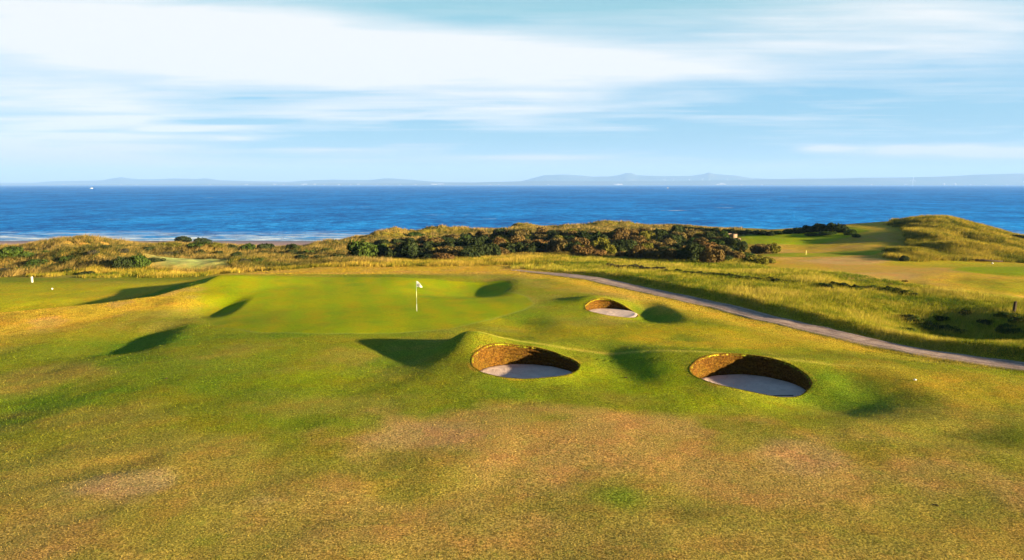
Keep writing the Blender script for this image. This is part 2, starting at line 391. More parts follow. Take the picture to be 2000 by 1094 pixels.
class MB:
    def __init__(s): s.v = []; s.f = []
    def add(s, V, F):
        n = len(s.v); s.v += [tuple(q) for q in V]; s.f += [tuple(i + n for i in f) for f in F]; return s
    def box(s, c, d, bev=0.0, jit=0.0, seed=0):
        cx, cy, cz = c; hx, hy, hz = d[0] / 2, d[1] / 2, d[2] / 2; q = bev
        V = []; r = np.random.default_rng(seed)
        if q == 0:
            V = [(cx + a * hx, cy + b_ * hy, cz + e * hz) for e in (-1, 1) for a, b_ in ((-1, -1), (1, -1), (1, 1), (-1, 1))]
            return s.add(V, [(3, 2, 1, 0), (4, 5, 6, 7), (0, 1, 5, 4), (1, 2, 6, 5), (2, 3, 7, 6), (3, 0, 4, 7)])
        ring = lambda ex, ey, z: [(cx + a, cy + b_, cz + z) for a, b_ in ((-ex + q, -ey), (ex - q, -ey), (ex, -ey + q), (ex, ey - q), (ex - q, ey), (-ex + q, ey), (-ex, ey - q), (-ex, -ey + q))]
        for ex, ey, z in ((hx - q, hy - q, -hz), (hx, hy, -hz + q), (hx, hy, hz - q), (hx - q, hy - q, hz)): V += ring(ex, ey, z)
        V = [(a + r.normal() * jit, b_ + r.normal() * jit, e + r.normal() * jit) for a, b_, e in V]
        F = [tuple(range(7, -1, -1)), tuple(range(24, 32))]
        for k in range(3):
            for i in range(8): F.append((k * 8 + i, k * 8 + (i + 1) % 8, k * 8 + 8 + (i + 1) % 8, k * 8 + 8 + i))
        return s.add(V, F)
    def tube(s, pts, rad, n=8):
        pts = [Vector(p) for p in pts]; rad = rad if hasattr(rad, '__len__') else [rad] * len(pts)
        V = []; F = []
        for i, p in enumerate(pts):
            d = (pts[min(i + 1, len(pts) - 1)] - pts[max(i - 1, 0)]).normalized()
            a = d.cross(Vector((0, 0, 1)) if abs(d.z) < .9 else Vector((1, 0, 0))).normalized(); b_ = d.cross(a)
            V += [p + (a * math.cos(2 * math.pi * j / n) + b_ * math.sin(2 * math.pi * j / n)) * rad[i] for j in range(n)]
        for i in range(len(pts) - 1):
            for j in range(n): F.append((i * n + j, i * n + (j + 1) % n, i * n + n + (j + 1) % n, i * n + n + j))
        F += [tuple(range(n - 1, -1, -1)), tuple((len(pts) - 1) * n + j for j in range(n))]
        return s.add(V, F)
    def lathe(s, c, prof, n=16):
        V = []; F = []
        for r_, z in prof: V += [(c[0] + r_ * math.cos(2 * math.pi * j / n), c[1] + r_ * math.sin(2 * math.pi * j / n), c[2] + z) for j in range(n)]
        for i in range(len(prof) - 1):
            for j in range(n): F.append((i * n + j, i * n + (j + 1) % n, i * n + n + (j + 1) % n, i * n + n + j))
        F += [tuple(range(n - 1, -1, -1)), tuple((len(prof) - 1) * n + j for j in range(n))]
        return s.add(V, F)
    def build(s, name, m, parent=None, smooth=False):
        me = bpy.data.meshes.new(name); me.from_pydata([tuple(v) for v in s.v], [], s.f); me.update()
        me.materials.append(m)
        if smooth: me.polygons.foreach_set('use_smooth', np.ones(len(me.polygons), bool))
        o = bpy.data.objects.new(name, me); C.objects.link(o)
        if parent: o.parent = parent
        return o

# ------------------------------------------------------------------ ground colour (turf kinds, some with shade put in)
A_FAIR = (.172, .188, .010); A_GREEN = (.215, .270, .003); A_BROWN = (.350, .224, .060); A_STRAW = (.395, .270, .024)
A_LUSH_SHADE = (.105, .190, .008); A_ROUGH = (.240, .200, .012); A_DUNE = (.270, .180, .036); A_OLIVE = (.160, .130, .014); A_DEEP = (.050, .090, .012); A_PINK = (.380, .252, .118)  # the lush green is turf colour and also paints shade
A_TEE = (.275, .265, .008); A_PALE = (.290, .350, .110)
PATCH = [  # px, py, rx, ry, colour, strength
 (1010, 860, 390, 62, A_BROWN, .85), (1480, 930, 480, 110, A_BROWN, .75), (700, 990, 420, 90, A_BROWN, .55), (230, 945, 130, 34, A_PINK, .6), (900, 1060, 700, 60, A_BROWN, .5),
 (520, 975, 90, 36, A_PINK, .35), (40, 1050, 130, 60, A_BROWN, .6), (1830, 930, 260, 70, A_BROWN, .5), (1215, 975, 85, 40, A_LUSH_SHADE, .65), (1340, 1000, 80, 40, A_DEEP, .4), (790, 935, 110, 60, A_FAIR, .5),
 (400, 1060, 60, 30, A_LUSH_SHADE, .4), (1560, 880, 120, 30, A_PINK, .30), (830, 850, 110, 22, A_PINK, .35), (60, 780, 160, 60, A_LUSH_SHADE, .7), (360, 720, 240, 45, A_LUSH_SHADE, .45), (250, 690, 90, 28, A_LUSH_SHADE, .5),  # green at far left also carries the shade of its left-facing slope
 (640, 720, 120, 30, A_GREEN, .5), (330, 800, 200, 30, A_FAIR, .5), (640, 790, 190, 24, A_BROWN, .25), (1180, 745, 190, 38, A_GREEN, .6), (1010, 760, 140, 26, A_LUSH_SHADE, .35), (1430, 790, 150, 22, A_GREEN, .55),
 (1640, 760, 130, 40, A_LUSH_SHADE, .75), (1215, 700, 60, 30, A_LUSH_SHADE, .7), (1280, 606, 50, 22, A_LUSH_SHADE, .8), (780, 690, 130, 30, A_LUSH_SHADE, .6), (285, 645, 70, 26, A_LUSH_SHADE, .8), (438, 594, 40, 14, A_LUSH_SHADE, .7),  # greens painted over the shaded hollow sides and the mound's shadow wedge
 (945, 558, 60, 18, A_LUSH_SHADE, .8), (1050, 631, 40, 14, A_LUSH_SHADE, .55), (1750, 735, 90, 40, A_STRAW, .35), (1850, 760, 160, 55, A_STRAW, .45), (1480, 660, 160, 18, A_STRAW, .5), (1300, 640, 160, 22, A_FAIR, .6),  # first two darken shaded hollow sides by colour
 (1880, 845, 90, 16, A_DEEP, .5), (1600, 660, 40, 8, A_DEEP, .6), (1400, 690, 160, 12, A_GREEN, .35), (1700, 790, 60, 20, A_LUSH_SHADE, .3), (560, 640, 90, 14, A_LUSH_SHADE, .35), (860, 645, 240, 12, A_LUSH_SHADE, .4),
 (1240, 575, 110, 20, A_BROWN, .7), (1130, 560, 90, 14, A_STRAW, .5), (1150, 610, 80, 22, A_GREEN, .5), (1000, 610, 80, 22, A_LUSH_SHADE, .3), (1180, 645, 260, 20, (.30, .255, .008), .8), (1480, 672, 220, 16, (.33, .265, .014), .7), (1000, 652, 150, 9, (.26, .24, .008), .6)]
def green_mask(x, y):
    pts = [(395, 545), (392, 580), (395, 610), (430, 630), (500, 644), (620, 651), (760, 650), (880, 642), (960, 622), (1025, 605), (1043, 594), (1030, 580), (985, 566), (1000, 556), (985, 545), (700, 541.5)]
    w = poly_pts(pts, .0)
    # signed distance to the outline (negative inside)
    q = np.full(x.shape, 1e9); ins = np.zeros(x.shape, bool)
    for i in range(len(w)):
        a = w[i]; b_ = w[(i + 1) % len(w)]; e = b_ - a
        t = np.clip(((x - a[0]) * e[0] + (y - a[1]) * e[1]) / (e @ e), 0, 1)
        q = np.minimum(q, np.hypot(x - a[0] - t * e[0], y - a[1] - t * e[1]))
        c = ((a[1] > y) != (b_[1] > y)) & (x < (b_[0] - a[0]) * (y - a[1]) / (b_[1] - a[1] + 1e-9) + a[0])
        ins ^= c
    return np.where(ins, -q, q)
def albedo(x, y, z):
    n = x.shape[0]; col = np.tile(np.array(A_FAIR), (n, 1)); coarse = np.full(n, .55)
    Y = np.maximum(y, 1.); s = x / Y; px = 1000 + FPX * .985 * s
    n1 = fbm(x / 7, y / 7, 4, 31.); n2 = fbm(x / 2.2, y / 2.2, 3, 33.); n3 = fbm(x / 16, y / 16, 3, 35.)
    def lay(mask, c, k=1.0):
        nonlocal col
        m = np.clip(mask * k, 0, 1)[:, None]; col = col * (1 - m) + np.array(c) * m
    lay(sst(.02, .25, n1), A_BROWN, .35); lay(sst(.02, .25, -n1), A_LUSH_SHADE, .35)
    lay(sst(27, 17, y), A_BROWN, .45)
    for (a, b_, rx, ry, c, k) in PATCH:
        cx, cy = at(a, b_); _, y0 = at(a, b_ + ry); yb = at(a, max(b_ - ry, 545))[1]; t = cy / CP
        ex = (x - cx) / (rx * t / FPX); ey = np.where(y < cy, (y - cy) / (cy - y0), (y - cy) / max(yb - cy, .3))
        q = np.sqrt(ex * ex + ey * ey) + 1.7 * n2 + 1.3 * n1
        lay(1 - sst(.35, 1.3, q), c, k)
    # dry shoulder along the bank on the left and along the path
    o = np.argsort(_bank[:, 1]); xc = np.interp(y, _bank[o, 1], _bank[o, 0]); d = x - xc
    sh = sst(-.3, .4, d) * (1 - sst(6.5, 13.5, d + 5 * n1 + 2.5 * n2 + 3 * sst(52, 62, y))) * (1 - sst(66, 72, y)); lay(sh, A_STRAW, .9); lay(sh * sst(.0, .2, n2 + .4 * n1), A_BROWN, .7); lay(sh * sst(.08, .25, -n2), A_OLIVE, .5); coarse = np.maximum(coarse, sh * .9)
    lf = sst(0, -1.0, d) * (1 - sst(70, 78, y)); lay(lf, A_TEE); lay(lf * sst(-5.5, -3.5, d), A_LUSH_SHADE, .8)  # lush strip below the crest, darkened to thicken the bank's shadow
    lay(lf * sst(-14, -6, d + 5 * n1) * (1 - sst(-5, -4, d)), A_STRAW, .5)
    dp = path_d(x, y); onp = (1 - sst(78, 84, y))
    ls = sst(-6.5, -2.5, dp + 3 * n1 + 1.5 * n2) * onp; lay(ls * sst(34, 42, y), A_STRAW, .75); coarse = np.maximum(coarse, ls * .95)
    lay(sst(1.1, 1.5, dp) * onp, A_ROUGH); rp = sst(1.2, 2.5, dp) * onp
    lay(rp * sst(.0, .2, n1), A_STRAW, .6); lay(rp * sst(.02, .2, -n1), A_LUSH_SHADE, .45); coarse = np.maximum(coarse, rp)
    # putting green with a paler mown edge
    gd = green_mask(x, y)
    sw = .15 + 2.2 * sst(500, 400, px); lay(1 - sst(-1, 1, gd / sw + .3 * n1 * (sw > .3)), A_GREEN); lay(np.exp(-((gd - .0) / .14) ** 2) * sst(420, 470, px) * sst(64, 60, y), A_PALE, .20)
    g = 1 - sst(-.3, .3, gd); coarse = coarse * (1 - .75 * g)
    stripe = .5 + .5 * np.sin((x * .96 + y * .28) * 2 * math.pi / 2.6); lay(g * stripe, (.285, .275, .003), .6); lay(g * sst(.05, .25, n1), A_FAIR, .6); lay(g * sst(.05, .25, -n2) , A_LUSH_SHADE, .3)
    col *= (1 - .0 * g)[:, None]
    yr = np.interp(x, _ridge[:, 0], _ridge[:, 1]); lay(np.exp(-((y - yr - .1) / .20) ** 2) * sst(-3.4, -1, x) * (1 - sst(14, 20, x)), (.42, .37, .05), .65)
    # ground beyond the green
    far = sst(70, 76, y)
    bk = far * (1 - sst(84, 90, y)) * sst(380, 460, px) * (1 - sst(1090, 1160, px)); lay(bk, A_STRAW, .95); lay(bk * sst(0, .2, n2), A_BROWN, .5); coarse = np.maximum(coarse, bk)
    fr = sst(82, 88, y) * (1 - sst(225, 238, y)); lay(fr, A_OLIVE); lay(fr * sst(-.02, .2, n1), A_DUNE, .8); lay(fr * sst(.05, .2, -n2), A_DEEP, .4); coarse = np.maximum(coarse, fr)
    dn = sst(86, 92, y) * (1 - sst(225, 238, y)) * (1 - sst(640, 760, px)); lay(dn, A_DUNE, .85); lay(dn * sst(.02, .2, -n2 - n1), A_OLIVE, .8)
    pal = np.exp(-((px - 370) / 75) ** 4) * sst(88, 92, y) * (1 - sst(101, 106, y)); lay(pal, A_PALE, .8); coarse *= 1 - .7 * pal
    # fairways and far greens on the right
    Yr = np.interp(px, [1400, 1500, 1600, 1750, 1850, 2000, 2300], [95, 79, 73.5, 65.5, 58.5, 54, 50])
    fw = sst(0, 2.5, y - Yr) * sst(1440, 1500, px) * (1 - sst(150, 160, y)); lay(fw, A_STRAW, .9); lay(fw * sst(-.02, .2, n3 + n2 * .5), A_BROWN, .6); lay(fw * sst(.0, .2, -n3), (.24, .25, .008), .7)
    coarse = coarse * (1 - .35 * fw)
    def spot(a, b_, Yc, rx, ry, c, k):
        q = np.hypot((px - a) / rx, (y - Yc) / ry) + .4 * n1; lay(1 - sst(.8, 1.1, q), c, k); return 1 - sst(.8, 1.1, q)
    spot(1690, 460, 142, 62, 16, (.40, .285, .03), .9); g2 = spot(1560, 470, 136, 130, 12, A_GREEN, 1); g3 = spot(1600, 496, 102, 120, 5, A_GREEN, .8); g4 = spot(1985, 540, 77, 135, 9, A_GREEN, 1); spot(1640, 508, 90, 90, 6, A_PINK, .5); spot(1700, 548, 69, 110, 4, A_PINK, .3)
    coarse = coarse * (1 - .6 * np.maximum(np.maximum(g2, g3), g4))
    hl = sst(1715, 1765, px + 30 * n1) * sst(90, 96, y) * (1 - sst(195, 220, y)); lay(hl, A_OLIVE); lay(hl * sst(-.05, .15, n2 + n1), A_STRAW, .55); coarse = np.maximum(coarse, hl)
    # wet sand
    bc = sst(226, 236, y - 10 * n2); lay(bc, (.30, .225, .215)); lay(bc * sst(244, 262, y + 20 * n2), (.20, .19, .22)); coarse = coarse * (1 - bc)
    return np.clip(col, 0.002, 1), np.clip(coarse, 0.02, 1), gd, bc, dn

# ------------------------------------------------------------------ ground mesh with bunker openings
def build_ground():
    ya = [5.0]
    while ya[-1] < 345: ya.append(ya[-1] + max(.085, ya[-1] * .0037) if ya[-1] < 200 else ya[-1] + 1.2)
    ya = np.array(ya); sa = np.linspace(-1.12, 1.12, 1251)
    Yg, Sg = np.meshgrid(ya, sa, indexing='ij'); Xg = Sg * (Yg + 6)
    nr, nc = Yg.shape; x = Xg.ravel().copy(); y = Yg.ravel().copy()
    inside = np.zeros(x.shape, bool)
    for (cx, cy, rx, ry, fz) in BUNK:
        dx = (x - cx) / rx; dy = (y - cy) / ry; rm = rim(np.arctan2(dy, dx), cx); q = np.hypot(dx, dy) / rm; near = np.abs(q - 1) < .035
        x[near] = cx + dx[near] / q[near] * rx; y[near] = cy + dy[near] / q[near] * ry
        inside |= q < .96
    z = H(x, y)
    dp = path_d(x, y); z = z - .05 * ((np.abs(dp) < 1.3) & (y < 76) & (y > 25))
    idx = np.arange(nr * nc).reshape(nr, nc)
    F = np.stack([idx[:-1, :-1], idx[:-1, 1:], idx[1:, 1:], idx[1:, :-1]], -1).reshape(-1, 4)
    F = F[~inside[F].any(1)]
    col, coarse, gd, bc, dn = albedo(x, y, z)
    V = np.stack([x, y, z], 1)
    e = .06 + .0015 * y
    nx = -(H(x + e, y) - H(x - e, y)) / (2 * e); ny = -(H(x, y + e) - H(x, y - e)) / (2 * e)
    N = np.stack([nx, ny, np.ones_like(nx)], 1); N /= np.linalg.norm(N, axis=1)[:, None]
    cx = x[F].mean(1); cy = y[F].mean(1); g = gd[F].mean(1); b_ = bc[F].mean(1); d_ = dn[F].mean(1)
    cls = np.where(g < 0, 1, np.where(b_ > .5, 2, np.where((d_ > .5), 3, 0)))
    for k, nm in ((0, 'ground'), (1, 'putting_green'), (2, 'beach'), (3, 'dunes')):
        f = F[cls == k]; used = np.unique(f); rm = np.zeros(len(V), np.int32); rm[used] = np.arange(len(used))
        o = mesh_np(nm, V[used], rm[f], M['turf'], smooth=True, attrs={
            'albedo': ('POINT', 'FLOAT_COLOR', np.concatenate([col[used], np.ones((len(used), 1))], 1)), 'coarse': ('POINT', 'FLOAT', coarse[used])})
        o.data.normals_split_custom_set_from_vertices(N[used].tolist())
        tag(o, kind='structure')
build_ground()

# path ribbon laid in its trough
def build_path():
    ys = np.arange(26, 79, .16); V = []; nseg = 14
    for y in ys:
        x0 = np.interp(y, _path[:, 1], _path[:, 0]); dx = np.interp(y + .5, _path[:, 1], _path[:, 0]) - np.interp(y - .5, _path[:, 1], _path[:, 0])
        tt = np.array([dx, 1.0]) / math.hypot(dx, 1); nn = np.array([tt[1], -tt[0]])
        wl = 1.22 + .5 * float(fbm(np.array([y / 1.6]), np.array([2.]), 3, 44)[0]); wr = 1.20 + .45 * float(fbm(np.array([y / 1.3]), np.array([7.]), 3, 47)[0])
        wf = 1 - .55 * float(sst(70, 79, y))
        for k in range(nseg + 1):
            a = (-wl + (wl + wr) * k / nseg) * wf; V.append((x0 + nn[0] * a, y + nn[1] * a))
    V = np.array(V); z = H(V[:, 0], V[:, 1]); 
    u = (np.arange(len(V)) % (nseg + 1)) / nseg * 2 - 1
    z = z + .012 - .04 * (np.abs(u) > .97)
    n = len(ys); w = nseg + 1; i = np.arange(n * w).reshape(n, w)
    F = np.stack([i[:-1, :-1], i[:-1, 1:], i[1:, 1:], i[1:, :-1]], -1).reshape(-1, 4)
    tag(mesh_np('path', np.column_stack([V, z]), F, M['path'], smooth=True, attrs={'across': ('POINT', 'FLOAT', u)}), kind='structure')
build_path()

# ------------------------------------------------------------------ pot bunkers
BL = ['round pot bunker left of the other near bunker, in front of the flag', 'round pot bunker with a rake lying on its sand, nearest to the camera', 'small pot bunker beside the path at the right of the putting green']
def lip_attr(V):
    col, coarse, *_ = albedo(V[:, 0], V[:, 1], V[:, 2]); n = fbm(V[:, 0] * 1.3, V[:, 1] * 1.3, 3, 91.)
    k = sst(-.15, .3, n)[:, None] * .75; col = col * (1 - k) + np.array(A_STRAW) * .8 * k
    return {'albedo': ('POINT', 'FLOAT_COLOR', np.concatenate([col, np.ones((len(V), 1))], 1)), 'coarse': ('POINT', 'FLOAT', np.full(len(V), .9))}
for (cx, cy, rx, ry, fz), lab in zip(BUNK, BL):
    root = empty('bunker', (0, 0, 0), label=lab, cat='bunker', group='pot bunkers around the green')
    n = 220; th = np.arange(n) * 2 * math.pi / n
    def ring(q, jit=0.0, seed=0): 
        r_ = q + jit * fbm(th * rx * 3, th * 0 + seed, 3, 5.0 + seed) if jit else q
        # closed noise: blend the ends
        r_ = r_ * rim(th, cx); return cx + np.cos(th) * rx * r_, cy + np.sin(th) * ry * r_
    wob = np.where(th < 5.8, fbm(th * 9, th * 0 + 3, 3, 2.) , fbm((th - 2 * math.pi) * 9, th * 0 + 3, 3, 2.))
    rxx, ryy = ring(1.0); zt = H(rxx, ryy) + .02
    back = sst(-.9, .2, np.sin(th))
    jag = np.random.default_rng(int(cx * 10)).normal(size=n)
    # wall
    V = []; K = 22
    for k in range(K + 1):
        a = k / K
        q = 1.0 - .035 * a - .010 * math.sin(a * K * 1.6) * 1 + .0
        lay_j = (.045 * fbm(th * rx * 2.2, th * 0 + k * .9, 4, 3.0) - .008 * (k % 2)) * np.minimum(1, np.minimum(th, 2 * math.pi - th) * 4)
        qq = (q + lay_j * (k > 0)) * rim(th, cx); x_, y_ = cx + np.cos(th) * rx * qq, cy + np.sin(th) * ry * qq
        V.append(np.stack([x_, y_, zt * (1 - a) + (fz - .10) * a], 1))
    V = np.concatenate(V); i = np.arange(n * (K + 1)).reshape(K + 1, n); j = np.roll(i, -1, 1)
    F = np.stack([i[:-1], i[1:], j[1:], j[:-1]], -1).reshape(-1, 4)
    mesh_np('turf_wall', V, F, M['wall'], root, smooth=True)
    # sand: dished floor
    V = [(cx, cy, fz)]; rings = 16
    for k in range(1, rings + 1):
        a = k / rings * .985; x_, y_ = ring(a); z_ = fz + .09 * a ** 3.2 * (.55 - .45 * np.sin(th)) + .05 * fbm(x_ * .9, y_ * .9, 3, 2.) - .06 * (k == rings)
        V += list(zip(x_, y_, z_))
    F3 = [(0, 1 + a, 1 + (a + 1) % n) for a in range(n)]
    mb = MB(); mb.add(V, F3 + [(1 + k * n + a, 1 + (k + 1) * n + a, 1 + (k + 1) * n + (a + 1) % n, 1 + k * n + (a + 1) % n) for k in range(rings - 1) for a in range(n)])
    mb.build('sand_floor', M['bsand'], root, smooth=True)
    # mown lip around the rim
    V = []; qs = [.985, .992, 1.0, 1.010, 1.025, 1.05, 1.08, 1.10]; up = [-.07, -.006, .005, .006, .006, .005, .003, -.005]
    for q, u_ in zip(qs, up):
        x_, y_ = ring(q if q < 1.02 else 1 + (q - 1) * (1.0 + 0)); 
        qq = (q + (.012 * wob if q > 1.04 else 0) + (.010 * jag if q < 1.0 else 0)) * rim(th, cx); x_, y_ = cx + np.cos(th) * rx * qq, cy + np.sin(th) * ry * qq
        V.append(np.stack([x_, y_, H(x_, y_) + u_], 1))
    V = np.concatenate(V); i = np.arange(n * len(qs)).reshape(len(qs), n); j = np.roll(i, -1, 1)
    F = np.stack([i[:-1], i[1:], j[1:], j[:-1]], -1).reshape(-1, 4)[:, ::-1]
    mesh_np('grass_lip', V, F, M['turf'], root, smooth=True, attrs=lip_attr(V))

    # ragged grass hanging over the edge
    r5 = np.random.default_rng(int(cx * 7) + 3); nb = 5200; t5 = r5.uniform(0, 2 * math.pi, nb); q5 = rim(t5, cx) * (1.0 + r5.normal(size=nb) * .012 + .006)
    x5 = cx + np.cos(t5) * rx * q5; y5 = cy + np.sin(t5) * ry * q5; z5 = H(x5, y5); h5 = r5.uniform(.02, .07, nb); wd5 = r5.uniform(.012, .03, nb); a5 = r5.uniform(0, 6.28, nb)
    inn = r5.uniform(-.2, 1.0, nb) * h5; B5 = np.stack([x5, y5, z5 - .012], 1); S5 = np.stack([np.cos(a5), np.sin(a5), 0 * a5], 1) * wd5[:, None] / 2
    T5 = B5 + np.stack([-np.cos(t5) * inn + r5.normal(size=nb) * .015, -np.sin(t5) * inn + r5.normal(size=nb) * .015, h5 * r5.uniform(-.2, 1, nb)], 1)
    c5 = np.array(A_FAIR) * r5.uniform(.4, 1.0, nb)[:, None]; k5 = (r5.random(nb) < .35)[:, None]; c5 = np.where(k5, np.array(A_STRAW) * r5.uniform(.4, .9, nb)[:, None], c5)
    mesh_np('rim_grass', np.stack([B5 - S5, B5 + S5, T5], 1).reshape(-1, 3), np.arange(3 * nb).reshape(-1, 3), M['blade'], root, attrs={'albedo': ('FACE', 'FLOAT_COLOR', np.concatenate([c5, np.ones((nb, 1))], 1))})

# ------------------------------------------------------------------ sea
tag(MB().add([(-15500, 240, SEA), (15500, 240, SEA), (15500, 16500, SEA), (-15500, 16500, SEA)], [(0, 1, 2, 3)]).build('sea', M['sea']), kind='structure')

# ------------------------------------------------------------------ far shore and hills
def m_land():
    m, nt = mat("far_land"); b = NB(nt); p = b.pos()
    n1 = b.noise(b.scale(p, (.0012, .0012, .006)), 1.0, 5, .6)
    b.out(b.bsdf(b.mix(b.mrange(n1, .35, .65), (.05, .075, .04), (.12, .11, .06)), .9, .05)); return m
M['land'] = m_land()
def ridge(name, Y, pts, depth, rough, seed):
    px = np.arange(-120, 2121, 4); top = np.interp(px, [a for a, _ in pts], [b_ for _, b_ in pts])
    top = top + rough * fbm(px / 40., px * 0 + seed, 4, seed)
    u, dy, dz = pdir(px, top); t = Y / dy; zc = ZC + dz * t; xc = u * t; K = 14; V = []
    for k in range(K + 1):
        a = k / K; y = Y - depth + 2 * depth * a; w = math.sin(math.pi * a) ** 1.2
        nz = fbm(xc / 1500, xc * 0 + y / 1500, 4, seed)
        V.append(np.stack([xc * y / Y, np.full_like(xc, y), (SEA - 4) + (zc - SEA + 4) * w * (1 + (.35 * nz if k != K // 2 else 0))], 1))
    V = np.concatenate(V); i = np.arange(len(px) * (K + 1)).reshape(K + 1, -1)
    F = np.stack([i[:-1, :-1], i[:-1, 1:], i[1:, 1:], i[1:, :-1]], -1).reshape(-1, 4)
    tag(mesh_np(name, V, F, M['land'], smooth=True), kind='structure')
ridge('hills', 20000, [(-120, 358), (70, 357), (110, 354.5), (200, 352.5), (218, 349), (236, 346.5), (262, 349), (300, 350.5), (340, 348.5), (385, 349.5), (400, 348.3), (430, 352.5), (480, 354), (560, 355), (600, 353),
  (650, 351), (720, 352), (750, 348.5), (800, 351.5), (850, 355), (950, 357), (1015, 355), (1040, 348), (1062, 342), (1110, 342.5), (1160, 346), (1190, 345), (1212, 342), (1222, 338.5), (1232, 339), (1244, 342.5), (1300, 344.5),
  (1352, 343.5), (1374, 340), (1384, 336.5), (1396, 340), (1440, 343.5), (1468, 348), (1520, 350), (1600, 352), (2120, 352)], 2200, 1.2, 3.0)
ridge('coast', 16400, [(-120, 362), (200, 360), (400, 358.5), (700, 357.5), (900, 356.5), (1050, 354), (1300, 354), (1480, 351), (1560, 349), (1640, 348.5), (1700, 347), (1760, 347), (1840, 345), (1900, 341.5), (1985, 339), (2120, 341)], 900, 1.0, 8.0)

# ------------------------------------------------------------------ shrubs
def foliage_mesh(seed, m, lobes=7, n=2000, leaf=.085, squat=.75, spread=.62):
    r = np.random.default_rng(seed)
    L = [(0, 0, squat * .42, .62, .62, .52 * squat * 1.3)]
    for k in range(lobes):
        a = r.uniform(0, 2 * math.pi); d = spread * r.uniform(.5, 1.05); rr = r.uniform(.24, .46)
        L.append((d * math.cos(a), d * math.sin(a), squat * r.uniform(.28, .75) * (1.15 - .35 * d), rr, rr, rr * r.uniform(.7, 1.0)))
    L = np.array(L); w = L[:, 3] ** 2; w /= w.sum()
    li = r.choice(len(L), n * 2, p=w); d = r.normal(size=(n * 2, 3)); d /= np.linalg.norm(d, axis=1)[:, None]
    rad = r.uniform(.72, 1.06, n * 2)[:, None]
    c = L[li, :3] + d * L[li, 3:6] * rad
    keep = (c[:, 2] > .02)
    for j in range(len(L)):
        q = np.sqrt((((c - L[j, :3]) / L[j, 3:6]) ** 2).sum(1)); keep &= ~((q < .68) & (li != j) & (r.random(n * 2) > .12))
    c = c[keep][:n]; d = d[keep][:n]; li = li[keep][:n]; k = len(c)
    nor = d + r.normal(size=(k, 3)) * .55; nor /= np.linalg.norm(nor, axis=1)[:, None]
    a = np.cross(nor, r.normal(size=(k, 3))); a /= np.linalg.norm(a, axis=1)[:, None]; b_ = np.cross(nor, a)
    s_ = leaf * r.uniform(.6, 1.4, k)[:, None]
    q = r.uniform(.6, 1.2, (k, 4))
    V = np.stack([c - a * s_ * q[:, :1], c - b_ * s_ * .7 * q[:, 1:2], c + a * s_ * q[:, 2:3], c + b_ * s_ * .7 * q[:, 3:]], 1).reshape(-1, 3)
    F = np.arange(4 * k).reshape(-1, 4)
    lt = r.random(len(L)); tint = np.clip(.55 * lt[li] + .45 * r.random(k), 0, 1)
    return mesh_np('foliage', V, F, m, attrs={'tint': ('FACE', 'FLOAT', tint)}, link=False)
def stem_mesh(seed):
    r = np.random.default_rng(seed); mb = MB()
    for k in range(5):
        a = r.uniform(0, 6.28); e = r.uniform(.25, .55)
        mb.tube([(.06 * math.cos(a), .06 * math.sin(a), -.08), (.5 * e * math.cos(a), .5 * e * math.sin(a), .22), (e * math.cos(a + .3), e * math.sin(a + .3), .5)], [.04, .028, .012], 6)
    o = mb.build('stem', M['bark']); me = o.data; bpy.data.objects.remove(o); return me
LM = dict(buck=m_leaf("buckthorn_leaf", (.040, .036, .013), (.180, .140, .050), (.150, .085, .028)), brown=m_leaf("rusty_leaf", (.060, .034, .012), (.200, .115, .040), (.120, .080, .030)),
          green=m_leaf("green_leaf", (.022, .050, .010), (.075, .105, .018), (.035, .060, .016)), dark=m_leaf("dark_leaf", (.014, .026, .010), (.045, .058, .020), (.030, .040, .014)),
          lime=m_leaf("lime_leaf", (.080, .090, .014), (.200, .175, .026), (.130, .120, .020)), mauve=m_leaf("mauve_leaf", (.030, .035, .018), (.080, .075, .040), (.060, .050, .040)))
FOL = {}; STEM = [stem_mesh(50 + k) for k in range(3)]
for k, nm in enumerate(LM):
    FOL[nm] = [foliage_mesh(100 + 10 * k + j, LM[nm], lobes=6 + 2 * j, n=1700, leaf=.080 if nm != 'lime' else .07) for j in range(4)]
FOL_LOW = {nm: [foliage_mesh(300 + 10 * k + j, LM[nm], lobes=9, n=900, leaf=.10, squat=.5, spread=.8) for j in range(2)] for k, nm in enumerate(LM)}
def shrub(x, y, w, h, kind, label, group=None, low=False, sink=.06, name='shrub'):
    z = float(H(np.array([x]), np.array([y]))[0])
    rz = rng.uniform(0, 6.28); sc = (w / 2 * .95, w / 2 * .95, h)
    if low:
        o = bpy.data.objects.new(name, FOL_LOW[kind][rng.integers(2)]); C.objects.link(o); o.location = (x, y, z - sink); o.rotation_euler = (0, 0, rz); o.scale = (sc[0], sc[1], h * 1.4)
        return tag(o, label=label, cat='shrub', group=group)
    e = empty(name, (x, y, z - sink), rz, label=label, cat='shrub', group=group); e.scale = (sc[0], sc[1], h * 1.0)
    for nm, me in (('foliage', FOL[kind][rng.integers(4)]), ('stem', STEM[rng.integers(3)])):
        o = bpy.data.objects.new(nm, me); C.objects.link(o); o.parent = e
    return e
def shrub_px(px, py, wpx, hpx, kind, label, group=None, low=False, name='shrub'):
    x, y, z = ray_hit(px, py); t = y / CP
    return shrub(x, y + wpx * t / FPX * .2, wpx * t / FPX, hpx * t / FPX, kind, label, group, low, name=name)
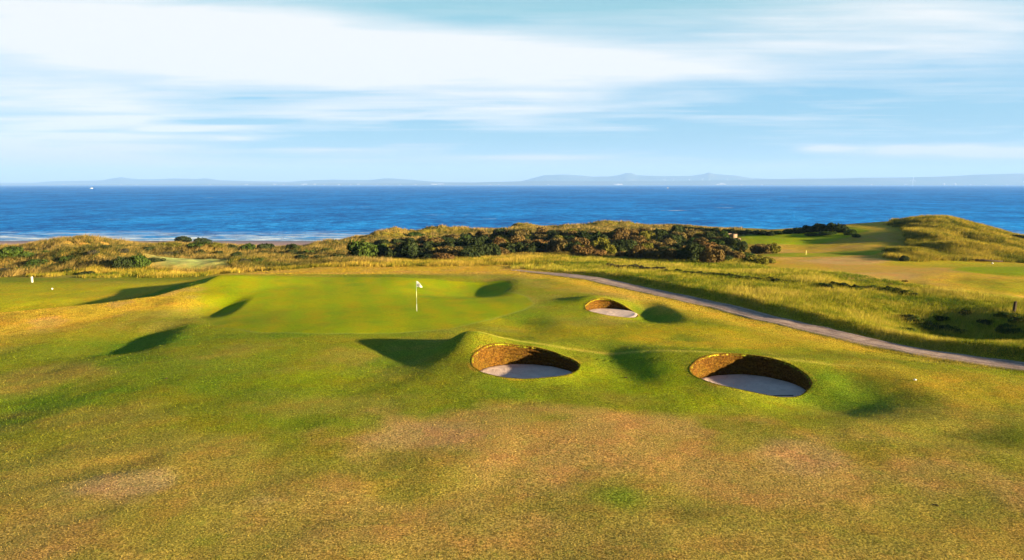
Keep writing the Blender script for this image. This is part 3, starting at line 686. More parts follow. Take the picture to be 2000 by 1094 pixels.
S1 = [  # px, base py, width, height, kind, label
 (14, 508, 56, 25, 'green', 'large dark green bush at the left edge of the dunes'),
 (48, 507, 34, 18, 'green', 'smaller green bush just right of the large bush at the left edge'),
 (238, 529, 52, 30, 'dark', 'dark shaded bush on the left of the round green dune bush'),  # shaded left side of the dune bush, put into darker leaves
 (268, 525, 56, 30, 'green', 'round green bush in front of the dunes, lit on its right side'),
 (352, 474, 48, 15, 'dark', 'dark round tree-like bush standing out against the surf'),
 (392, 476, 40, 13, 'dark', 'dark bush right of the one standing out against the surf'),
 (330, 484, 52, 11, 'lime', 'low yellow green bush on the dune crest left of the dark clump'),
 (384, 487, 56, 15, 'green', 'mid green bush below the dark clump on the dune crest'),
 (420, 487, 40, 14, 'lime', 'pale olive bush right of the mid green bush on the dunes'),
 (447, 490, 30, 16, 'dark', 'leftmost of the three dark bushes on the skyline by the pink sand'),
 (482, 490, 32, 17, 'green', 'middle one of the three bushes on the skyline by the pink sand'),
 (516, 491, 44, 19, 'dark', 'largest and rightmost of the three bushes by the pink sand'),
 (426, 499, 20, 10, 'dark', 'small dark bush in the dry grass above the pale tee'),
 (460, 505, 30, 15, 'dark', 'dark bush among dry grass below the three skyline bushes'),
 (512, 499, 22, 10, 'dark', 'small dark bush alone below the largest skyline bush'),
 (570, 489, 30, 14, 'dark', 'upper dark bush at the foot of the pink beach'),
 (568, 497, 30, 10, 'dark', 'lower dark bush at the foot of the pink beach'),
 (622, 499, 18, 9, 'dark', 'small dark bush on the grassy dune below the beach'),
 (590, 512, 44, 14, 'dark', 'dark bush at the left end of the low hedge before the thicket'),
 (625, 510, 40, 12, 'dark', 'dark bush in the middle of the low hedge before the thicket'),
 (658, 510, 40, 15, 'dark', 'dark bush at the right end of the low hedge before the thicket'),
 (706, 509, 74, 46, 'green', 'big rounded green bush at the left end of the thicket'),
 (742, 506, 52, 34, 'green', 'green bush leaning on the big rounded bush at the thicket end'),
 (1452, 488, 34, 20, 'dark', 'dark bush below the concrete blocks'),
 (1490, 495, 54, 23, 'buck', 'clipped olive bush left of the far pin'),
 (1516, 495, 26, 24, 'lime', 'yellow green bush at the right end of the clipped olive bush'),
 (1768, 511, 24, 14, 'dark', 'dark bush at the foot of the grassy hill'),
 (1992, 468, 34, 10, 'dark', 'dark bush at the right edge behind the hill slope'),
 (812, 463, 40, 11, 'green', 'bright green bush on the skyline above the thicket'),
 (1060, 461, 36, 12, 'green', 'bright green bush on the crest above the middle of the thicket')]
for a in S1: shrub_px(*a)
G = 'bushes of the dense thicket'
front = lambda px: np.interp(px, [740, 850, 900, 1000, 1100, 1200, 1260, 1320, 1400, 1440], [506, 511, 509, 499, 498, 502, 506, 509, 513, 510])
topl = lambda px: np.interp(px, [740, 850, 1000, 1200, 1300, 1400, 1440], [484, 477, 466, 466, 464, 470, 482])
nrow = 0
for row in range(6):
    a = row / 5.0; px = 742.0 + rng.uniform(0, 10)
    while px < 1438:
        py = float(front(px) + (topl(px) - front(px)) * a + rng.normal() * 1.2)
        big = rng.uniform(.8, 1.3) * (1.0 - .30 * a)
        if 740 < px < 850 and .1 < a < .9: big *= .75
        kind = rng.choice(['buck', 'buck', 'dark', 'brown', 'dark', 'buck', 'lime'] if a < .5 else ['buck', 'buck', 'dark', 'green', 'dark', 'lime'])
        if px < 845 and row == 0: kind = 'dark'  # shadow along the front's left end, painted as dark leaves
        lab = {'buck': 'olive grey bush in the dense thicket behind the long grass', 'brown': 'rusty brown bush in the dense thicket behind the long grass', 'dark': 'dark green bush in the dense thicket behind the long grass',
               'green': 'leafy green bush in the dense thicket behind the long grass', 'lime': 'yellow olive bush in the dense thicket behind the long grass'}[str(kind)]
        shrub_px(px, py, 50 * big, 27 * big * rng.uniform(.6, 1.3), str(kind), lab, str(kind) + ' ' + G if False else {'buck': 'olive', 'brown': 'rusty', 'dark': 'dark', 'green': 'green', 'lime': 'yellow'}[str(kind)] + ' ' + G)
        px += 25 * big * rng.uniform(.6, 1.3)
for px, py, w in [(95, 497, 22), (130, 512, 24), (205, 514, 26), (180, 498, 20), (300, 512, 24), (318, 500, 22), (345, 498, 18), (75, 519, 30), (60, 524, 24), (40, 530, 30), (15, 532, 30), (140, 533, 26), (170, 537, 26), (235, 494, 20), (270, 500, 18), (395, 497, 20),
                  (540, 502, 20), (600, 498, 18), (640, 494, 20), (665, 497, 22), (470, 515, 26), (500, 512, 24), (545, 514, 22), (120, 486, 20), (205, 487, 18), (290, 492, 18)]:
    shrub_px(px + rng.uniform(-4, 4), py, w * 1.4, 9, rng.choice(['dark', 'green', 'mauve', 'dark']), 'low scrub clump among the marram grass of the left dunes', 'scrub clumps on the left dunes', True)
for px in np.arange(1338, 1520, 13.):
    shrub_px(px + rng.uniform(-4, 4), float(np.interp(px, [1330, 1420, 1520], [449, 455, 461])), 24, 9, 'dark', 'low dark scrub bush on the skyline behind the concrete blocks', 'dark scrub on the skyline', True)
for px, py, w, h in [(1522, 458, 26, 9), (1540, 457, 30, 11), (1562, 456, 30, 13), (1582, 454, 32, 15), (1604, 453, 34, 18), (1626, 453, 34, 20), (1646, 455, 34, 20), (1663, 459, 30, 14), (1620, 460, 40, 9), (1590, 461, 40, 7), (1676, 464, 24, 9)]:
    shrub_px(px, py, w, h, 'dark' if py < 457 else 'green', 'dark bush in the row above the far fairway, left of the hill' if py < 457 else 'low green bush in front of the dark row left of the hill', 'dark bushes left of the hill' if py < 457 else 'low green bushes left of the hill')
for k in range(13):
    px = 1436 + 5.5 * k + rng.uniform(-3, 3); py = 497 + 1.35 * k + rng.uniform(-4, 7)
    shrub_px(px, py, 30, 11, 'lime' if rng.random() < .8 else 'green', 'yellow green gorse clump at the right end of the thicket', 'gorse clumps at the end of the thicket', True)
for k in range(10):
    px = 1196 + 10.5 * k; shrub_px(px + rng.uniform(-3, 3), 521 + 1.0 * k * .9 + rng.uniform(-3, 3), 26, 9, 'mauve', 'mauve tinged low shrub in the long grass before the thicket', 'mauve shrubs before the thicket', True)
for k in range(20):
    px = 1302 + 13.2 * k; shrub_px(px, float(np.interp(px, [1300, 1440, 1565], [531, 543, 555])) + rng.uniform(-2, 2), 24, 6.5, 'dark', 'low dark shrub in the line across the long grass', 'dark line of shrubs across the long grass', True)
for k in range(17):
    px = 1612 + 10.8 * k; shrub_px(px, float(np.interp(px, [1610, 1700, 1790], [562, 568, 577])) + rng.uniform(-4, 3), 26, 10, 'dark' if k % 3 else 'green', 'low leafy shrub in the clump below the far fairway', 'leafy clump below the far fairway', True)
for k in range(26):
    px = 1770 + rng.uniform(0, 235); py = 612 + rng.uniform(0, 38) + (px - 1770) * .02; shrub_px(px, py, 34, 10, rng.choice(['dark', 'green', 'green']), 'low green shrub in the shaded hollow at the right edge', 'shrubs in the shaded hollow', True)
for px, py in ((1740, 557), (1768, 551)): shrub_px(px, py, 12, 5, 'brown', 'small dark tuft on the brow above the leafy clump, the %s one' % ('left' if px < 1750 else 'right'), 'dark tufts on the brow', True)

# ------------------------------------------------------------------ long grass (stuff)
def blades(name, n, ymin, ymax, s0, s1, maskf, hgt, wid, cols, label, seed, lean=.45, tuft=4, spread=.14, clump=.15):
    r = np.random.default_rng(seed)
    y = np.exp(r.uniform(math.log(ymin), math.log(ymax), n))
    x = r.uniform(s0, s1, n) * y
    px = 1000 + FPX * .985 * x / y
    k = r.random(n) < maskf(x, y, px); x, y = x[k], y[k]
    x = np.repeat(x, tuft) + r.normal(size=len(x) * tuft) * spread; y = np.repeat(y, tuft) + r.normal(size=len(y) * tuft) * spread
    n = len(x); z = H(x, y)
    n1 = fbm(x / 5, y / 5, 4, 71.); n2 = fbm(x / 1.4, y / 1.4, 3, 73.); hs = hgt * (.65 + 1.1 * (n1 + .35)) * r.uniform(.6, 1.3, n)
    far = np.clip(y / 60, .8, 2.6); wd = wid * far * r.uniform(.6, 1.4, n)
    a = r.uniform(0, 6.283, n); ld = r.normal(.3, .9, n); le = lean * r.uniform(.2, 1.2, n) * hs
    B = np.stack([x, y, z - .03], 1); side = np.stack([np.cos(a), np.sin(a), 0 * a], 1) * wd[:, None] / 2
    tip = B + np.stack([np.cos(ld) * le, np.sin(ld) * le, hs], 1)
    V = np.stack([B - side, B + side, tip], 1).reshape(-1, 3); F = np.arange(3 * n).reshape(-1, 3)
    cl = np.repeat(r.normal(size=n // tuft), tuft) * clump - .12 * (name == 'marram_grass')
    w = np.clip(.5 + 1.6 * n1 + .9 * n2 + cl + r.normal(size=n) * .16, 0, 1)[:, None]
    c0, c1, c2 = (np.array(c) for c in cols)
    col = np.where(w < .5, c0 + (c1 - c0) * w * 2, c1 + (c2 - c1) * (w - .5) * 2) * r.uniform(.75, 1.25, n)[:, None]
    o = mesh_np(name, V, F, M['blade'], attrs={'albedo': ('FACE', 'FLOAT_COLOR', np.concatenate([col, np.ones((n, 1))], 1))})
    return tag(o, label=label, cat='grass', kind='stuff')
def mk_right(x, y, px):
    dp = path_d(x, y); Yr = np.interp(px, [1400, 1500, 1600, 1750, 1850, 2000, 2300], [98, 79, 73.5, 65.5, 58.5, 54, 50])
    wob = .4 * fbm(x / 3, y / 3, 2, 8.)
    return np.where((y < 80), (dp + wob > 1.6), px > 1000) * (y < Yr + 1.5 * fbm(x / 4, y / 4, 2, 3.)) * (1.0)
blades('long_grass', 75000, 33, 98, .0, 1.0, mk_right, .28, .026, [(.070, .115, .012), (.28, .265, .020), (.46, .36, .065)], 'long seeded rough grass right of the gravel path', 11, tuft=9, spread=.16, clump=.2, lean=.6)
def mk_back(x, y, px):
    return ((px > 455) & (px < 1110) & (y > 84.5 + 1.5 * fbm(x / 6, y / 6, 2, 5.) + 1.5 * sst(560, 480, px))) | ((px > 60) & (px <= 470) & (y > 80) & (y < 88) & (fbm(x / 5, y / 5, 3, 15.) > -.08))
blades('seeding_grass', 60000, 79, 108, -.72, .10, mk_back, .42, .030, [(.090, .120, .012), (.30, .24, .025), (.48, .33, .060)], 'strip of seeding grass behind the green and before the bushes', 12)
def mk_dune(x, y, px):
    pale = (px > 285) & (px < 455) & (y > 88) & (y < 104)
    return ((px < 760) & (y > 87) & ~pale) * np.where(fbm(x / 8, y / 8, 3, 25.) > -.18, 1.0, .45)
blades('marram_grass', 26000, 86, 232, -.85, -.15, mk_dune, .62, .040, [(.060, .070, .018), (.195, .145, .036), (.38, .26, .075)], 'dry marram grass covering the dunes on the left', 13, lean=1.0, tuft=14, spread=.26, clump=.30)
def mk_hill(x, y, px):
    edge = 1722 + 40 * fbm(x / 4, y / 4, 3, 5.)
    return ((px > edge) & (y > 92 + 2 * fbm(x / 5, y / 5, 2, 1.) + np.interp(px, [1700, 1760, 1900, 2000], [4, -2, 1, 1])) & (y < 165) & ~((px > 1690) & (px < 1745 + .6 * (140 - y)) & (y > 106) & (y < 137)))
blades('hill_grass', 22000, 90, 165, .50, .95, mk_hill, .50, .042, [(.060, .080, .012), (.19, .175, .020), (.40, .30, .045)], 'tussocky grass on the hill at the right', 14, lean=.9, tuft=14, spread=.26, clump=.28)
def mk_mid(x, y, px):
    return ((px > 690) & (px < 1425 + 110 * fbm(x / 5, y / 5, 3, 61.)) & (y > 98)) * .8
blades('heath_grass', 36000, 98, 222, -.25, .36, mk_mid, .40, .050, [(.060, .065, .016), (.180, .140, .036), (.36, .25, .085)], 'dry heath grass between and beyond the thicket bushes', 15, lean=.6)

def mk_edge(x, y, px):
    dp = path_d(x, y); return (np.abs(dp + 1.42 + .5 * fbm(x / 1.2, y / 1.2, 3, 81.)) < .30) | ((np.abs(dp - 1.25 - .4 * fbm(x / 1.2, y / 1.2, 3, 82.)) < .22)) & (y < 78)
blades('path_edge_grass', 60000, 30, 78, .02, .85, mk_edge, .10, .020, [(.10, .11, .012), (.24, .20, .024), (.40, .29, .05)], 'straggling dry grass along both edges of the gravel path', 16, tuft=6, spread=.10, lean=.9)
def turf_blades(n=460000):
    r = np.random.default_rng(77)
    y = np.exp(r.uniform(math.log(11.5), math.log(86), n)); x = r.uniform(-.85, .85, n) * y
    k = (green_mask(x, y) > .1) & ((path_d(x, y) < -1.3) | (y > 74)) & ((y < 62) | (x > -30) & (x < 10))
    for (cx, cy, rx, ry, fz) in BUNK: k &= np.hypot((x - cx) / rx, (y - cy) / ry) > 1.03
    x, y = x[k], y[k]; n = len(x); z = H(x, y); col, coarse, *_ = albedo(x, y, z)
    hs = (.012 + .022 * coarse) * r.uniform(.5, 1.5, n); wd = .0115 * (y / 17) ** .9 * r.uniform(.6, 1.5, n); hs = hs * (y / 17) ** .35
    a = r.uniform(0, 6.283, n); ld = r.uniform(0, 6.283, n); le = hs * r.uniform(.2, 1.3, n)
    B = np.stack([x, y, z - .004], 1); side = np.stack([np.cos(a), np.sin(a), 0 * a], 1) * wd[:, None] / 2
    V = np.stack([B - side, B + side, B + np.stack([np.cos(ld) * le, np.sin(ld) * le, hs], 1)], 1).reshape(-1, 3)
    col = col * r.uniform(.18, 1.4, n)[:, None] * np.where(r.random(n) < .18, 2.0, 1.0)[:, None]
    o = mesh_np('turf_grass', V, np.arange(3 * n).reshape(-1, 3), M['blade'], attrs={'albedo': ('FACE', 'FLOAT_COLOR', np.concatenate([col, np.ones((n, 1))], 1))})
    tag(o, label='short cropped fairway grass in the foreground', cat='grass', kind='stuff')
turf_blades()
# ------------------------------------------------------------------ small things
def ground_at(px, py): return ray_hit(px, py)
# flagstick
fx, fy, fz = ground_at(814, 608)
fs = empty('flagstick', (fx, fy, fz), label='white flagstick with a small white flag standing on the putting green', cat='flagstick')
hz = [(-.12, .52, 'white'), (.52, .98, 'pole'), (.98, 1.40, 'cream'), (1.40, 2.16, 'pole')]
pl = MB().tube([(0, 0, -.12), (0, 0, 2.16)], .012, 10).build('pole', M['pole'], fs, True)
for z0, z1, mm in hz:
    if mm != 'pole': MB().tube([(0, 0, z0), (0, 0, z1)],   .0155 if mm == 'cream' else .015, 10).build('painted_band', M[mm], pl, True)
# cloth: quarter-round pennant drooping to its free end
top = 2.15; NU, NW = 14, 8; V = []
for i in range(NU + 1):
    u = i / NU
    for j in range(NW + 1):
        w = j / NW
        zt_ = top - .40 * (u ** 1.8); zb = top - .40 - .06 * u
        zz = zt_ + (min(zb, zt_ - .005) - zt_) * w
        V.append((.02 + .40 * u, .035 * math.sin(u * 7 + w) * u - .05 * u, zz))
F = [(i * (NW + 1) + j, (i + 1) * (NW + 1) + j, (i + 1) * (NW + 1) + j + 1, i * (NW + 1) + j + 1) for i in range(NU) for j in range(NW)]
fl = MB().add(V, F).build('flag', M['flag'], fs, True); so = fl.modifiers.new('cloth', 'SOLIDIFY'); so.thickness = .006
eb = MB()
eb.add([(.075, -.03, 1.815), (.31, -.055, 1.785), (.31, -.055, 1.815), (.075, -.03, 1.845)], [(0, 1, 2, 3)])
eb.add([(.085, -.03, 1.85), (.15, -.035, 1.85), (.16, -.035, 1.90), (.135, -.034, 1.93), (.15, -.035, 1.97), (.125, -.033, 2.00), (.105, -.03, 1.955), (.115, -.032, 1.92), (.085, -.03, 1.90)], [tuple(range(9))])
eo = eb.build('emblem', M['emblem'], fl); so = eo.modifiers.new('print', 'SOLIDIFY'); so.thickness = .004
# pin on the far green
x, y, z = ground_at(1574, 498)
o = MB().tube([(0, 0, -.1), (0, 0, .62), (0, 0, .66)], [.05, .05, .03], 8).build('marker_post', M['yellow'], None, True); o.location = (x, y, z)
tag(o, 'tiny pale yellow marker post far away on the green below the right hand fairway', 'post')
# tee post and tee markers
x, y, z = ground_at(63, 552)
MBp = MB().box((0, 0, .28), (.16, .14, .66), .02); o = MBp.build('marker_post', M['post']); o.location = (x, y, z)
tag(o, 'short square white post at the back of the left hand tee', 'post')
def ball(name, px, py, r_, m, label, cat, group=None):
    x, y, z = ground_at(px, py); o = MB().lathe((0, 0, 0), [(r_ * math.sin(a), -r_ * math.cos(a)) for a in np.linspace(.02, math.pi - .02, 11)], 16).build(name, M[m], None, True)
    o.location = (x, y, z + r_ * .8); return tag(o, label, cat, group)
ball('tee_marker', 102, 566, .085, 'white', 'small white ball shaped tee marker on the mown tee at the left', 'tee marker')
ball('tee_marker', 1938, 516, .11, 'white', 'white tee marker at the foot of the hill on the far right tee', 'tee marker')
o = ball('stone', 1787, 744, .055, 'white', 'small whitish stone on the dry turf right of the near bunker', 'stone'); o.scale = (1.3, 1, .7)
for px, py, lab in ((325, 741, 'small dark turf clod on the fairway at the left'), (1222, 739, 'small dark turf clod between the two near bunkers'), (1826, 990, 'thin dark twig of turf on the brown foreground at the right')):
    x, y, z = ground_at(px, py); r2 = np.random.default_rng(px); mb = MB()
    mb.box((0, 0, .02), (.15, .10, .07), .025, .012, px); mb.box((.07, .03, .015), (.07, .06, .05), .015, .008, px + 1)
    o = mb.build('turf_clod', M['clod']); o.location = (x, y, z); o.rotation_euler = (0, 0, r2.uniform(0, 3))
    o.scale = (1.0, .4, .5) if px > 1500 else (.8, .8, .8)
    tag(o, lab, 'clod', 'dark clods on the turf')
# rake in the nearest bunker
bx, by = BUNK[1][0], BUNK[1][1]
rk = empty('rake', (bx + .55, by - 1.62, BUNK[1][4] + .10), .10, label='dark bunker rake lying on the sand near the front rim', cat='rake')
MB().tube([(-.62, .0, .06), (.95, -.02, .05)], .022, 8).build('handle', M['dark'], rk)
hd = MB().box((-.66, 0, .05), (.09, .56, .06), .015); 
for k in range(9): hd.box((-.66, -.25 + .0625 * k, -.0), (.025, .022, .10))
hd.build('head', M['dark'], rk)
# timber post and log on the right
x, y, z = ground_at(1980, 612)
o = MB().box((0, 0, .35), (.16, .16, .95), .02, .006, 3).build('wooden_post', M['timber']); o.location = (x, y, z); o.rotation_euler = (.03, .05, .3); tag(o, 'short dark wooden post above the shaded hollow at the right edge', 'post')
a = ground_at(1908, 509); b_ = ground_at(1937, 514)
o = MB().tube([(-2.4, .5, .28), (0, 0, .22), (2.2, -.5, .12)], [.11, .13, .10], 10).build('log', M['timber'], None, True); o.location = (ground_at(1920, 512)[0], ground_at(1920, 512)[1], ground_at(1920, 512)[2]); tag(o, 'dark log lying at the foot of the grassy hill beside the white tee marker', 'log')
# concrete blocks by the thicket
BK = [(1198, 497, 9, 8, 'pale concrete block at the front of the thicket, left of the other single one'), (1249, 504, 10, 9, 'pale concrete block at the front of the thicket below the rusty bushes'),
      (1412, 463, 10, 9, 'upper left concrete block of the stacked group at the top of the thicket'), (1421, 465, 11, 9, 'middle concrete block of the stacked group at the top of the thicket'),
      (1432, 467, 11, 10, 'right hand concrete block of the stacked group at the top of the thicket'), (1441, 472, 8, 7, 'lowest concrete block of the stacked group, just right of the rest')]
for k, (px, py, w, h, lab) in enumerate(BK):
    x, y, z = ground_at(px, py + 4 if k > 1 else py + 1); y -= 1.2 if k < 2 else 0; t = y / CP; z = float(H(np.array([x]), np.array([y]))[0])
    w_, h_ = w * t / FPX, h * t / FPX
    if k > 1: z = ZC + float(pdir(px, py)[2]) * y / float(pdir(px, py)[1]); 
    base = float(H(np.array([x]), np.array([y]))[0]) - .3
    hh = z + h_ - base
    o = MB().box((0, 0, hh / 2), (w_, w_ * .95, hh), .07, .03, k).build('concrete_block', M['block']); o.location = (x, y, base); o.rotation_euler = (0, 0, .25 + .1 * k)
    tag(o, lab, 'concrete block', 'weathered concrete blocks')

# ------------------------------------------------------------------ far shore things
def far_at(px, Y): return float(((px - 1000) / FPX) * Y / CP), Y
def turbine(px, Y, hub, rot, label, group=None, proto=[None]):
    x, y = far_at(px, Y)
    e = empty('wind_turbine', (x, y, SEA + 2), 0, label=label, cat='wind turbine', group=group)
    MB().tube([(0, 0, -3), (0, 0, hub)], [hub * .036, hub * .022], 10).build('tower', M['steel'], e, True)
    n_ = MB().box((0, 0, hub), (hub * .05, hub * .12, hub * .05), hub * .01).build('nacelle', M['steel'], e)
    for k in range(3):
        a = rot + k * 2 * math.pi / 3; L = hub * .72
        d = Vector((math.sin(a), 0, math.cos(a))); p0 = Vector((0, -hub * .075, hub))
        MB().tube([p0, p0 + d * L * .25, p0 + d * L], [hub * .016, hub * .024, hub * .006], 6).build('blade', M['steel'], e)
    return e
turbine(1769, 15300, 118, .15, 'largest white wind turbine, standing by the far shore at the right')
for px, h_, r0 in ((1293, 62, .2), (1309, 58, .9), (1340, 60, .5), (1365, 66, 1.3), (1379, 58, .0), (1413, 64, .7), (1459, 62, 1.1)):
    e = turbine(px, 16500, h_, r0, 'small white wind turbine on the far land below the twin peaks', 'small turbines on the far land'); e.location.z = 62
for px in (1828, 1850):
    x, y = far_at(px, 15300); e = empty('storage_tank', (x, y, SEA + 2), label='white domed storage tank on the far shore, the %s of two' % ('left' if px < 1840 else 'right'), cat='storage tank', group='tanks on the far shore')
    MB().lathe((0, 0, 0), [(26, -2), (26, 34)], 20).build('shell', M['render'], e, True); MB().lathe((0, 0, 34.2), [(26.5, 0), (20, 7), (10, 11), (1, 12)], 20).build('dome', M['render'], e, True)
x, y = far_at(1988, 15300); e = empty('oil_rig', (x, y, SEA), label='grey rig platform on legs by the far shore at the right edge', cat='platform')
MB().box((0, 0, 70), (120, 60, 22), 3).build('deck', M['steel'], e)
for sx in (-48, 0, 48): MB().tube([(sx, 0, -4), (sx, 0, 58.9)], 6, 8).build('leg', M['steel'], e)
MB().tube([(-20, 0, 81.1), (-20, 0, 120)], [8, 3], 6).build('derrick', M['steel'], e)
r3 = np.random.default_rng(5); bl = [(545, 2), (562, 1), (598, 3), (604, 3), (622, 2), (640, 1), (668, 2), (690, 1), (705, 2), (742, 1), (760, 1), (785, 1), (815, 2), (848, 3), (853, 3), (860, 3), (866, 3), (958, 1), (975, 1), (1070, 1), (1198, 3), (1204, 4), (1210, 2), (1395, 2), (1402, 4), (1408, 2), (1440, 1), (1480, 1),
      (250, 1), (280, 1), (140, 1), (420, 1), (490, 2), (1690, 1), (1756, 2), (1880, 1), (1910, 1), (1950, 1)]
bb = None
def house_meshes():
    w = MB().box((0, 0, 8), (34, 22, 20)).build('wall', M['render']); 
    rf = MB().add([(-18, -12, 18.1), (18, -12, 18.1), (18, 12, 18.1), (-18, 12, 18.1), (-18, 0, 27), (18, 0, 27)], [(0, 1, 5, 4), (2, 3, 4, 5), (0, 4, 3), (1, 2, 5), (3, 2, 1, 0)]).build('roof', M['slate'])
    a, b_ = w.data, rf.data; bpy.data.objects.remove(w); bpy.data.objects.remove(rf); return a, b_
wm, rm_ = house_meshes()
for px, sz in bl:
    x, y = far_at(px, 15350 + r3.uniform(0, 120)); s_ = .35 + .22 * sz
    e = empty('building', (x, y, SEA + r3.uniform(4, 8 + 4 * sz)), r3.uniform(-.3, .3), label='small white building on the far shore across the water', cat='building', group='white buildings on the far shore'); e.scale = (s_ * 1.8, s_, s_)
    for nm, me in (('wall', wm), ('roof', rm_)):
        o = bpy.data.objects.new(nm, me); C.objects.link(o); o.parent = e
def boat(px, py, L, label):
    u, dy, dz = pdir(px, py); t = (SEA - ZC) / dz; x, y = float(u * t), float(dy * t)
    e = empty('boat', (x, y, SEA), .1, label=label, cat='boat', group='boats far out on the water')
    V = []; F = []
    for k in range(9):
        a = k / 8; w = .17 * (1 - max(0, a - .45) ** 2 / .31) if a > .45 else .17; w = max(w, .01)
        for q, zz in ((-1, .16 + .06 * a), (-.75, -.05), (.75, -.05), (1, .16 + .06 * a)): V.append(((a - .5) * L, q * w * L, zz * L))
    for k in range(8): F += [(k * 4 + j, k * 4 + 4 + j, k * 4 + 5 + j, k * 4 + 1 + j) for j in range(3)] + [(k * 4 + 3, k * 4 + 7, k * 4 + 4, k * 4)]
    F += [(0, 1, 2, 3), (35, 34, 33, 32)]
    MB().add(V, F).build('hull', M['white'], e)
    c = MB().box((-.05 * L, 0, .255 * L), (.42 * L, .24 * L, .13 * L), .02 * L).build('cabin', M['white'], e)
    MB().box((.0, 0, .265 * L), (.30 * L, .246 * L, .05 * L)).build('window', M['glassy'], c)
    MB().tube([(-.05 * L, 0, .321 * L), (-.05 * L, 0, .62 * L)], .012 * L, 6).build('mast', M['white'], e)
boat(179, 368.5, 13, 'white motor boat far out on the water at the left'); boat(1304, 367.5, 9, 'small white boat far out below the twin peaks at the right')

# ------------------------------------------------------------------ air
def m_haze():
    m, nt = mat("sea_haze"); b = NB(nt); v = b.n('ShaderNodeVolumePrincipled')
    v.inputs['Color'].default_value = (.31, .53, .93, 1); v.inputs['Density'].default_value = HAZE_D; v.inputs['Anisotropy'].default_value = 0.0
    b.out(None, v.outputs[0]); return m
HAZE_D = 7.5e-5
hz_ = MB().box((0, 11000, 220), (33000, 23000, 480)).build('haze', m_haze()); tag(hz_, 'pale sea haze over the water', 'haze', kind='stuff')

# ------------------------------------------------------------------ light
SUN_AZ = R(25); SUN_EL = R(8.9)                      # from the right, 25 degrees behind the picture plane
sd = Vector((math.cos(SUN_AZ) * math.cos(SUN_EL), -math.sin(SUN_AZ) * math.cos(SUN_EL), math.sin(SUN_EL)))
sun = bpy.data.lights.new('sun', 'SUN'); sun.energy = 5.0; sun.angle = R(.9); sun.color = (1, .79, .46)
so = bpy.data.objects.new('sun', sun); C.objects.link(so); so.rotation_euler = sd.to_track_quat('Z', 'Y').to_euler()

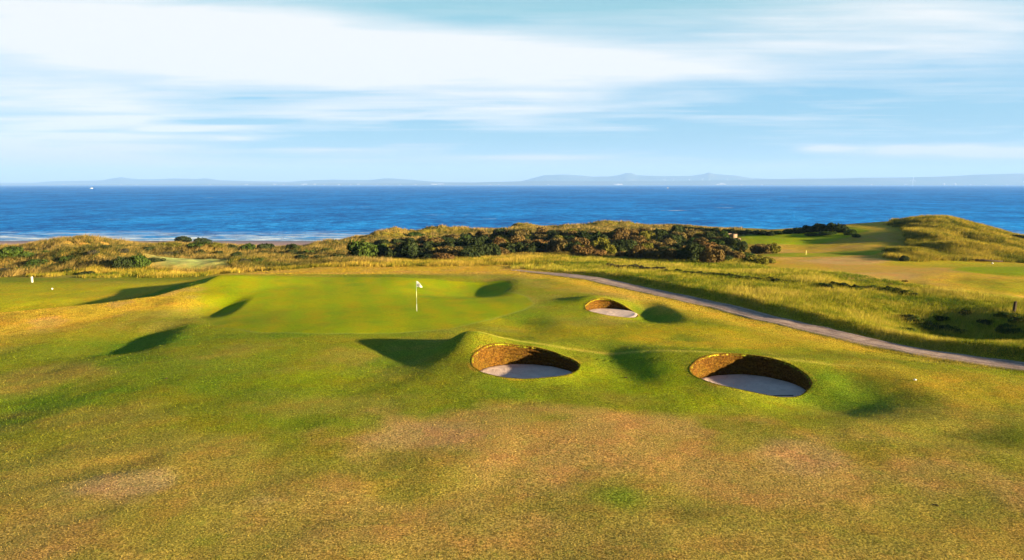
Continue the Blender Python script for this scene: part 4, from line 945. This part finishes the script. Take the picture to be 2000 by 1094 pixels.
# ------------------------------------------------------------------ sky
def build_world():
    w = bpy.data.worlds.new("World"); SC.world = w; w.use_nodes = True; nt = w.node_tree; nt.nodes.clear(); b = NB(nt)
    sky = b.n('ShaderNodeTexSky'); sky.sky_type = 'NISHITA'; sky.sun_disc = False; sky.sun_elevation = SUN_EL; sky.sun_rotation = math.atan2(sd.x, sd.y)
    sky.air_density = 1.0; sky.dust_density = .3; sky.ozone_density = 2.0
    g = b.n('ShaderNodeTexCoord').outputs['Generated']; sx = b.n('ShaderNodeSeparateXYZ'); b.l(g, sx.inputs[0]); X, Y, Z = sx.outputs
    el0 = b.math('ARCSINE', Z); Yc = b.math('MAXIMUM', Y, .15)
    az = b.math('DIVIDE', X, Yc); el = b.math('DIVIDE', Z, Yc)          # parallel cloud bands seen towards the sea
    K = SKY_K
    zc = b.math('ADD', b.math('MAXIMUM', Z, 0.0), .045)
    cb = b.n('ShaderNodeCombineXYZ'); b.l(b.math('DIVIDE', X, zc), cb.inputs[0]); b.l(b.math('DIVIDE', Y, zc), cb.inputs[1]); pl = cb.outputs[0]
    cb2 = b.n('ShaderNodeCombineXYZ'); b.l(b.math('MULTIPLY', az, 3.0), cb2.inputs[0]); b.l(b.math('MULTIPLY', el, 34.0), cb2.inputs[1]); ae = cb2.outputs[0]
    big = b.noise(ae, .55, 4, .5, .6); streak = b.noise(ae, 1.1, 5, .52, .5); fine = b.noise(b.scale(ae, (.7, 2.2, 1)), 1.7, 4, .52, .5); thin = b.noise(b.scale(ae, (.55, 3.2, 1)), 2.6, 5, .62, .8); dome = b.noise(pl, .35, 5, .55, .5)
    # blue of the clear sky, deeper overhead than near the horizon
    ramp = b.n('ShaderNodeValToRGB'); b.l(b.mrange(el0, 0, 1.2), ramp.inputs[0]); e = ramp.color_ramp.elements
    stops = [(0, (.42, .60, .70)), (.05, (.27, .54, .73)), (.12, (.22, .53, .78)), (.19, (.31, .60, .68)), (.30, (.17, .40, .58)), (.55, (.085, .27, .54)), (1, (.065, .225, .52))]
    e[0].position, e[0].color = 0, (*stops[0][1], 1); e[1].position, e[1].color = 1, (*stops[-1][1], 1)
    for p_, c_ in stops[1:-1]: q = e.new(p_); q.color = (*c_, 1)
    sc_ = b.n('ShaderNodeVectorMath', operation='SCALE'); b.l(ramp.outputs[0], sc_.inputs[0]); sc_.inputs['Scale'].default_value = K
    base = b.mix(.93, sky.outputs[0], sc_.outputs[0])
    def blob(px, py, wx, wy, slope=0.0, hard=2.0):
        a0 = (px - 1000) / FPX / CP; e0 = (360 - py) / FPX; sa = wx / FPX; se = wy / FPX
        da = b.math('SUBTRACT', az, a0); de = b.math('SUBTRACT', b.math('SUBTRACT', el, e0), b.math('MULTIPLY', da, slope))
        q = b.math('ADD', b.math('POWER', b.math('ABSOLUTE', b.math('DIVIDE', da, sa)), hard), b.math('POWER', b.math('ABSOLUTE', b.math('DIVIDE', de, se)), hard))
        return b.math('POWER', 2.718, b.math('MULTIPLY', q, -1.0))
    S = None
    # white veil: cloud cover by direction (photo-wide stratus), broken by the streak noise
    cover = [(420, 80, 620, 62, -.10, 2.6, 1.35), (150, 200, 420, 110, 0, 2, .80), (760, 150, 520, 70, -.12, 2, .5), (1130, 130, 420, 42, -.03, 2, .85), (1720, 75, 330, 66, .03, 2, 1.0), (1230, 210, 200, 20, 0, 2, .25), (60, 290, 330, 60, 0, 2, .58), (640, 232, 120, 10, 0, 2, .7), (800, 234, 90, 9, 0, 2, .7), (1000, 225, 120, 25, .1, 2, .35),
             (200, 268, 120, 5, 0, 2, .7), (480, 274, 60, 5, 0, 2, .75), (460, 250, 70, 4, 0, 2, .6), (350, 256, 60, 5, 0, 2, .55), (680, 296, 120, 5, 0, 2, .5), (1060, 309, 160, 5, 0, 2, .6), (1600, 292, 52, 6, 0, 2, 1.5), (1745, 294, 50, 7, 0, 2, 1.6), (1868, 297, 55, 8, -.05, 2, 1.7), (1990, 299, 70, 8, 0, 2, 1.5), (1760, 292, 260, 9, 0, 2, .30)]
    for (a, c, wx, wy, sl, hd, k) in cover:
        q = b.math('MULTIPLY', blob(a, c, wx, wy, sl, hd), k); S = q if S is None else b.math('ADD', S, q)
    dk = None
    for (a, c, wx, wy, k) in [(560, 240, 260, 10, .5), (760, 272, 330, 14, .55), (200, 226, 260, 7, .3), (500, 197, 55, 3, .7), (1250, 285, 260, 16, .3), (1000, 180, 260, 12, .2), (1430, 297, 120, 12, .3), (430, 240, 130, 5, .4), (330, 262, 200, 4, .4), (250, 226, 180, 4, .35), (860, 242, 110, 5, .4), (950, 290, 60, 14, .35), (1650, 240, 300, 26, .18), (1300, 200, 300, 22, .15)]:
        q = b.math('MULTIPLY', blob(a, c, wx, wy), k); dk = q if dk is None else b.math('ADD', dk, q)
    S = b.math('MULTIPLY', S, b.mrange(b.math('ADD', b.math('MULTIPLY', big, .5), b.math('MULTIPLY', streak, .5)), .30, .66, .62, 1.25))
    lowel = b.math('MULTIPLY', b.mrange(el, .015, .04), b.mrange(el, .085, .15, 1, .35))
    S = b.math('ADD', S, b.math('MULTIPLY', b.math('SUBTRACT', streak, .49), b.math('MULTIPLY', lowel, 2.2)))
    S = b.math('ADD', S, b.math('MULTIPLY', b.math('SUBTRACT', fine, .5), b.math('MULTIPLY', lowel, 1.2)))
    S = b.math('ADD', S, b.math('MULTIPLY', b.mrange(thin, .56, .70), b.math('MULTIPLY', lowel, .32)))
    S = b.math('ADD', S, b.mrange(el, 0.0, .075, .55, 0, True))
    S = b.math('SUBTRACT', S, dk)
    high = b.math('MULTIPLY', b.mrange(dome, .52, .78), b.mrange(el0, .25, .6, .0, .22))          # thin veil over the rest of the dome
    S = b.math('MINIMUM', b.math('MAXIMUM', b.math('ADD', S, high), 0.0), 1.0)
    white = b.mix(b.mrange(el, .03, .07), (.86 * K, .80 * K, .82 * K), (.95 * K, .97 * K, .975 * K))
    col = b.mix(S, base, white)
    back = b.mrange(Y, -.2, .35, .36, 1.0, True)                                                 # unseen sky behind the camera, dimmed to keep the shade deep
    vs = b.n('ShaderNodeVectorMath', operation='SCALE'); b.l(col, vs.inputs[0]); b.l(back, vs.inputs['Scale'])
    bg = b.n('ShaderNodeBackground'); b.l(vs.outputs[0], bg.inputs[0]); bg.inputs[1].default_value = .1
    o = b.n('ShaderNodeOutputWorld'); b.l(bg.outputs[0], o.inputs[0])
EXPO = 2.3
SKY_K = 10.0 / 2 ** EXPO
build_world()
SC.view_settings.view_transform = 'Standard'; SC.view_settings.look = 'None'; SC.view_settings.exposure = EXPO; SC.view_settings.gamma = 1
SC.view_settings.use_curve_mapping = False
try:
    SC.cycles.max_bounces = 6; SC.cycles.volume_bounces = 1; SC.cycles.use_denoising = True; SC.cycles.sample_clamp_indirect = 4
except Exception: pass
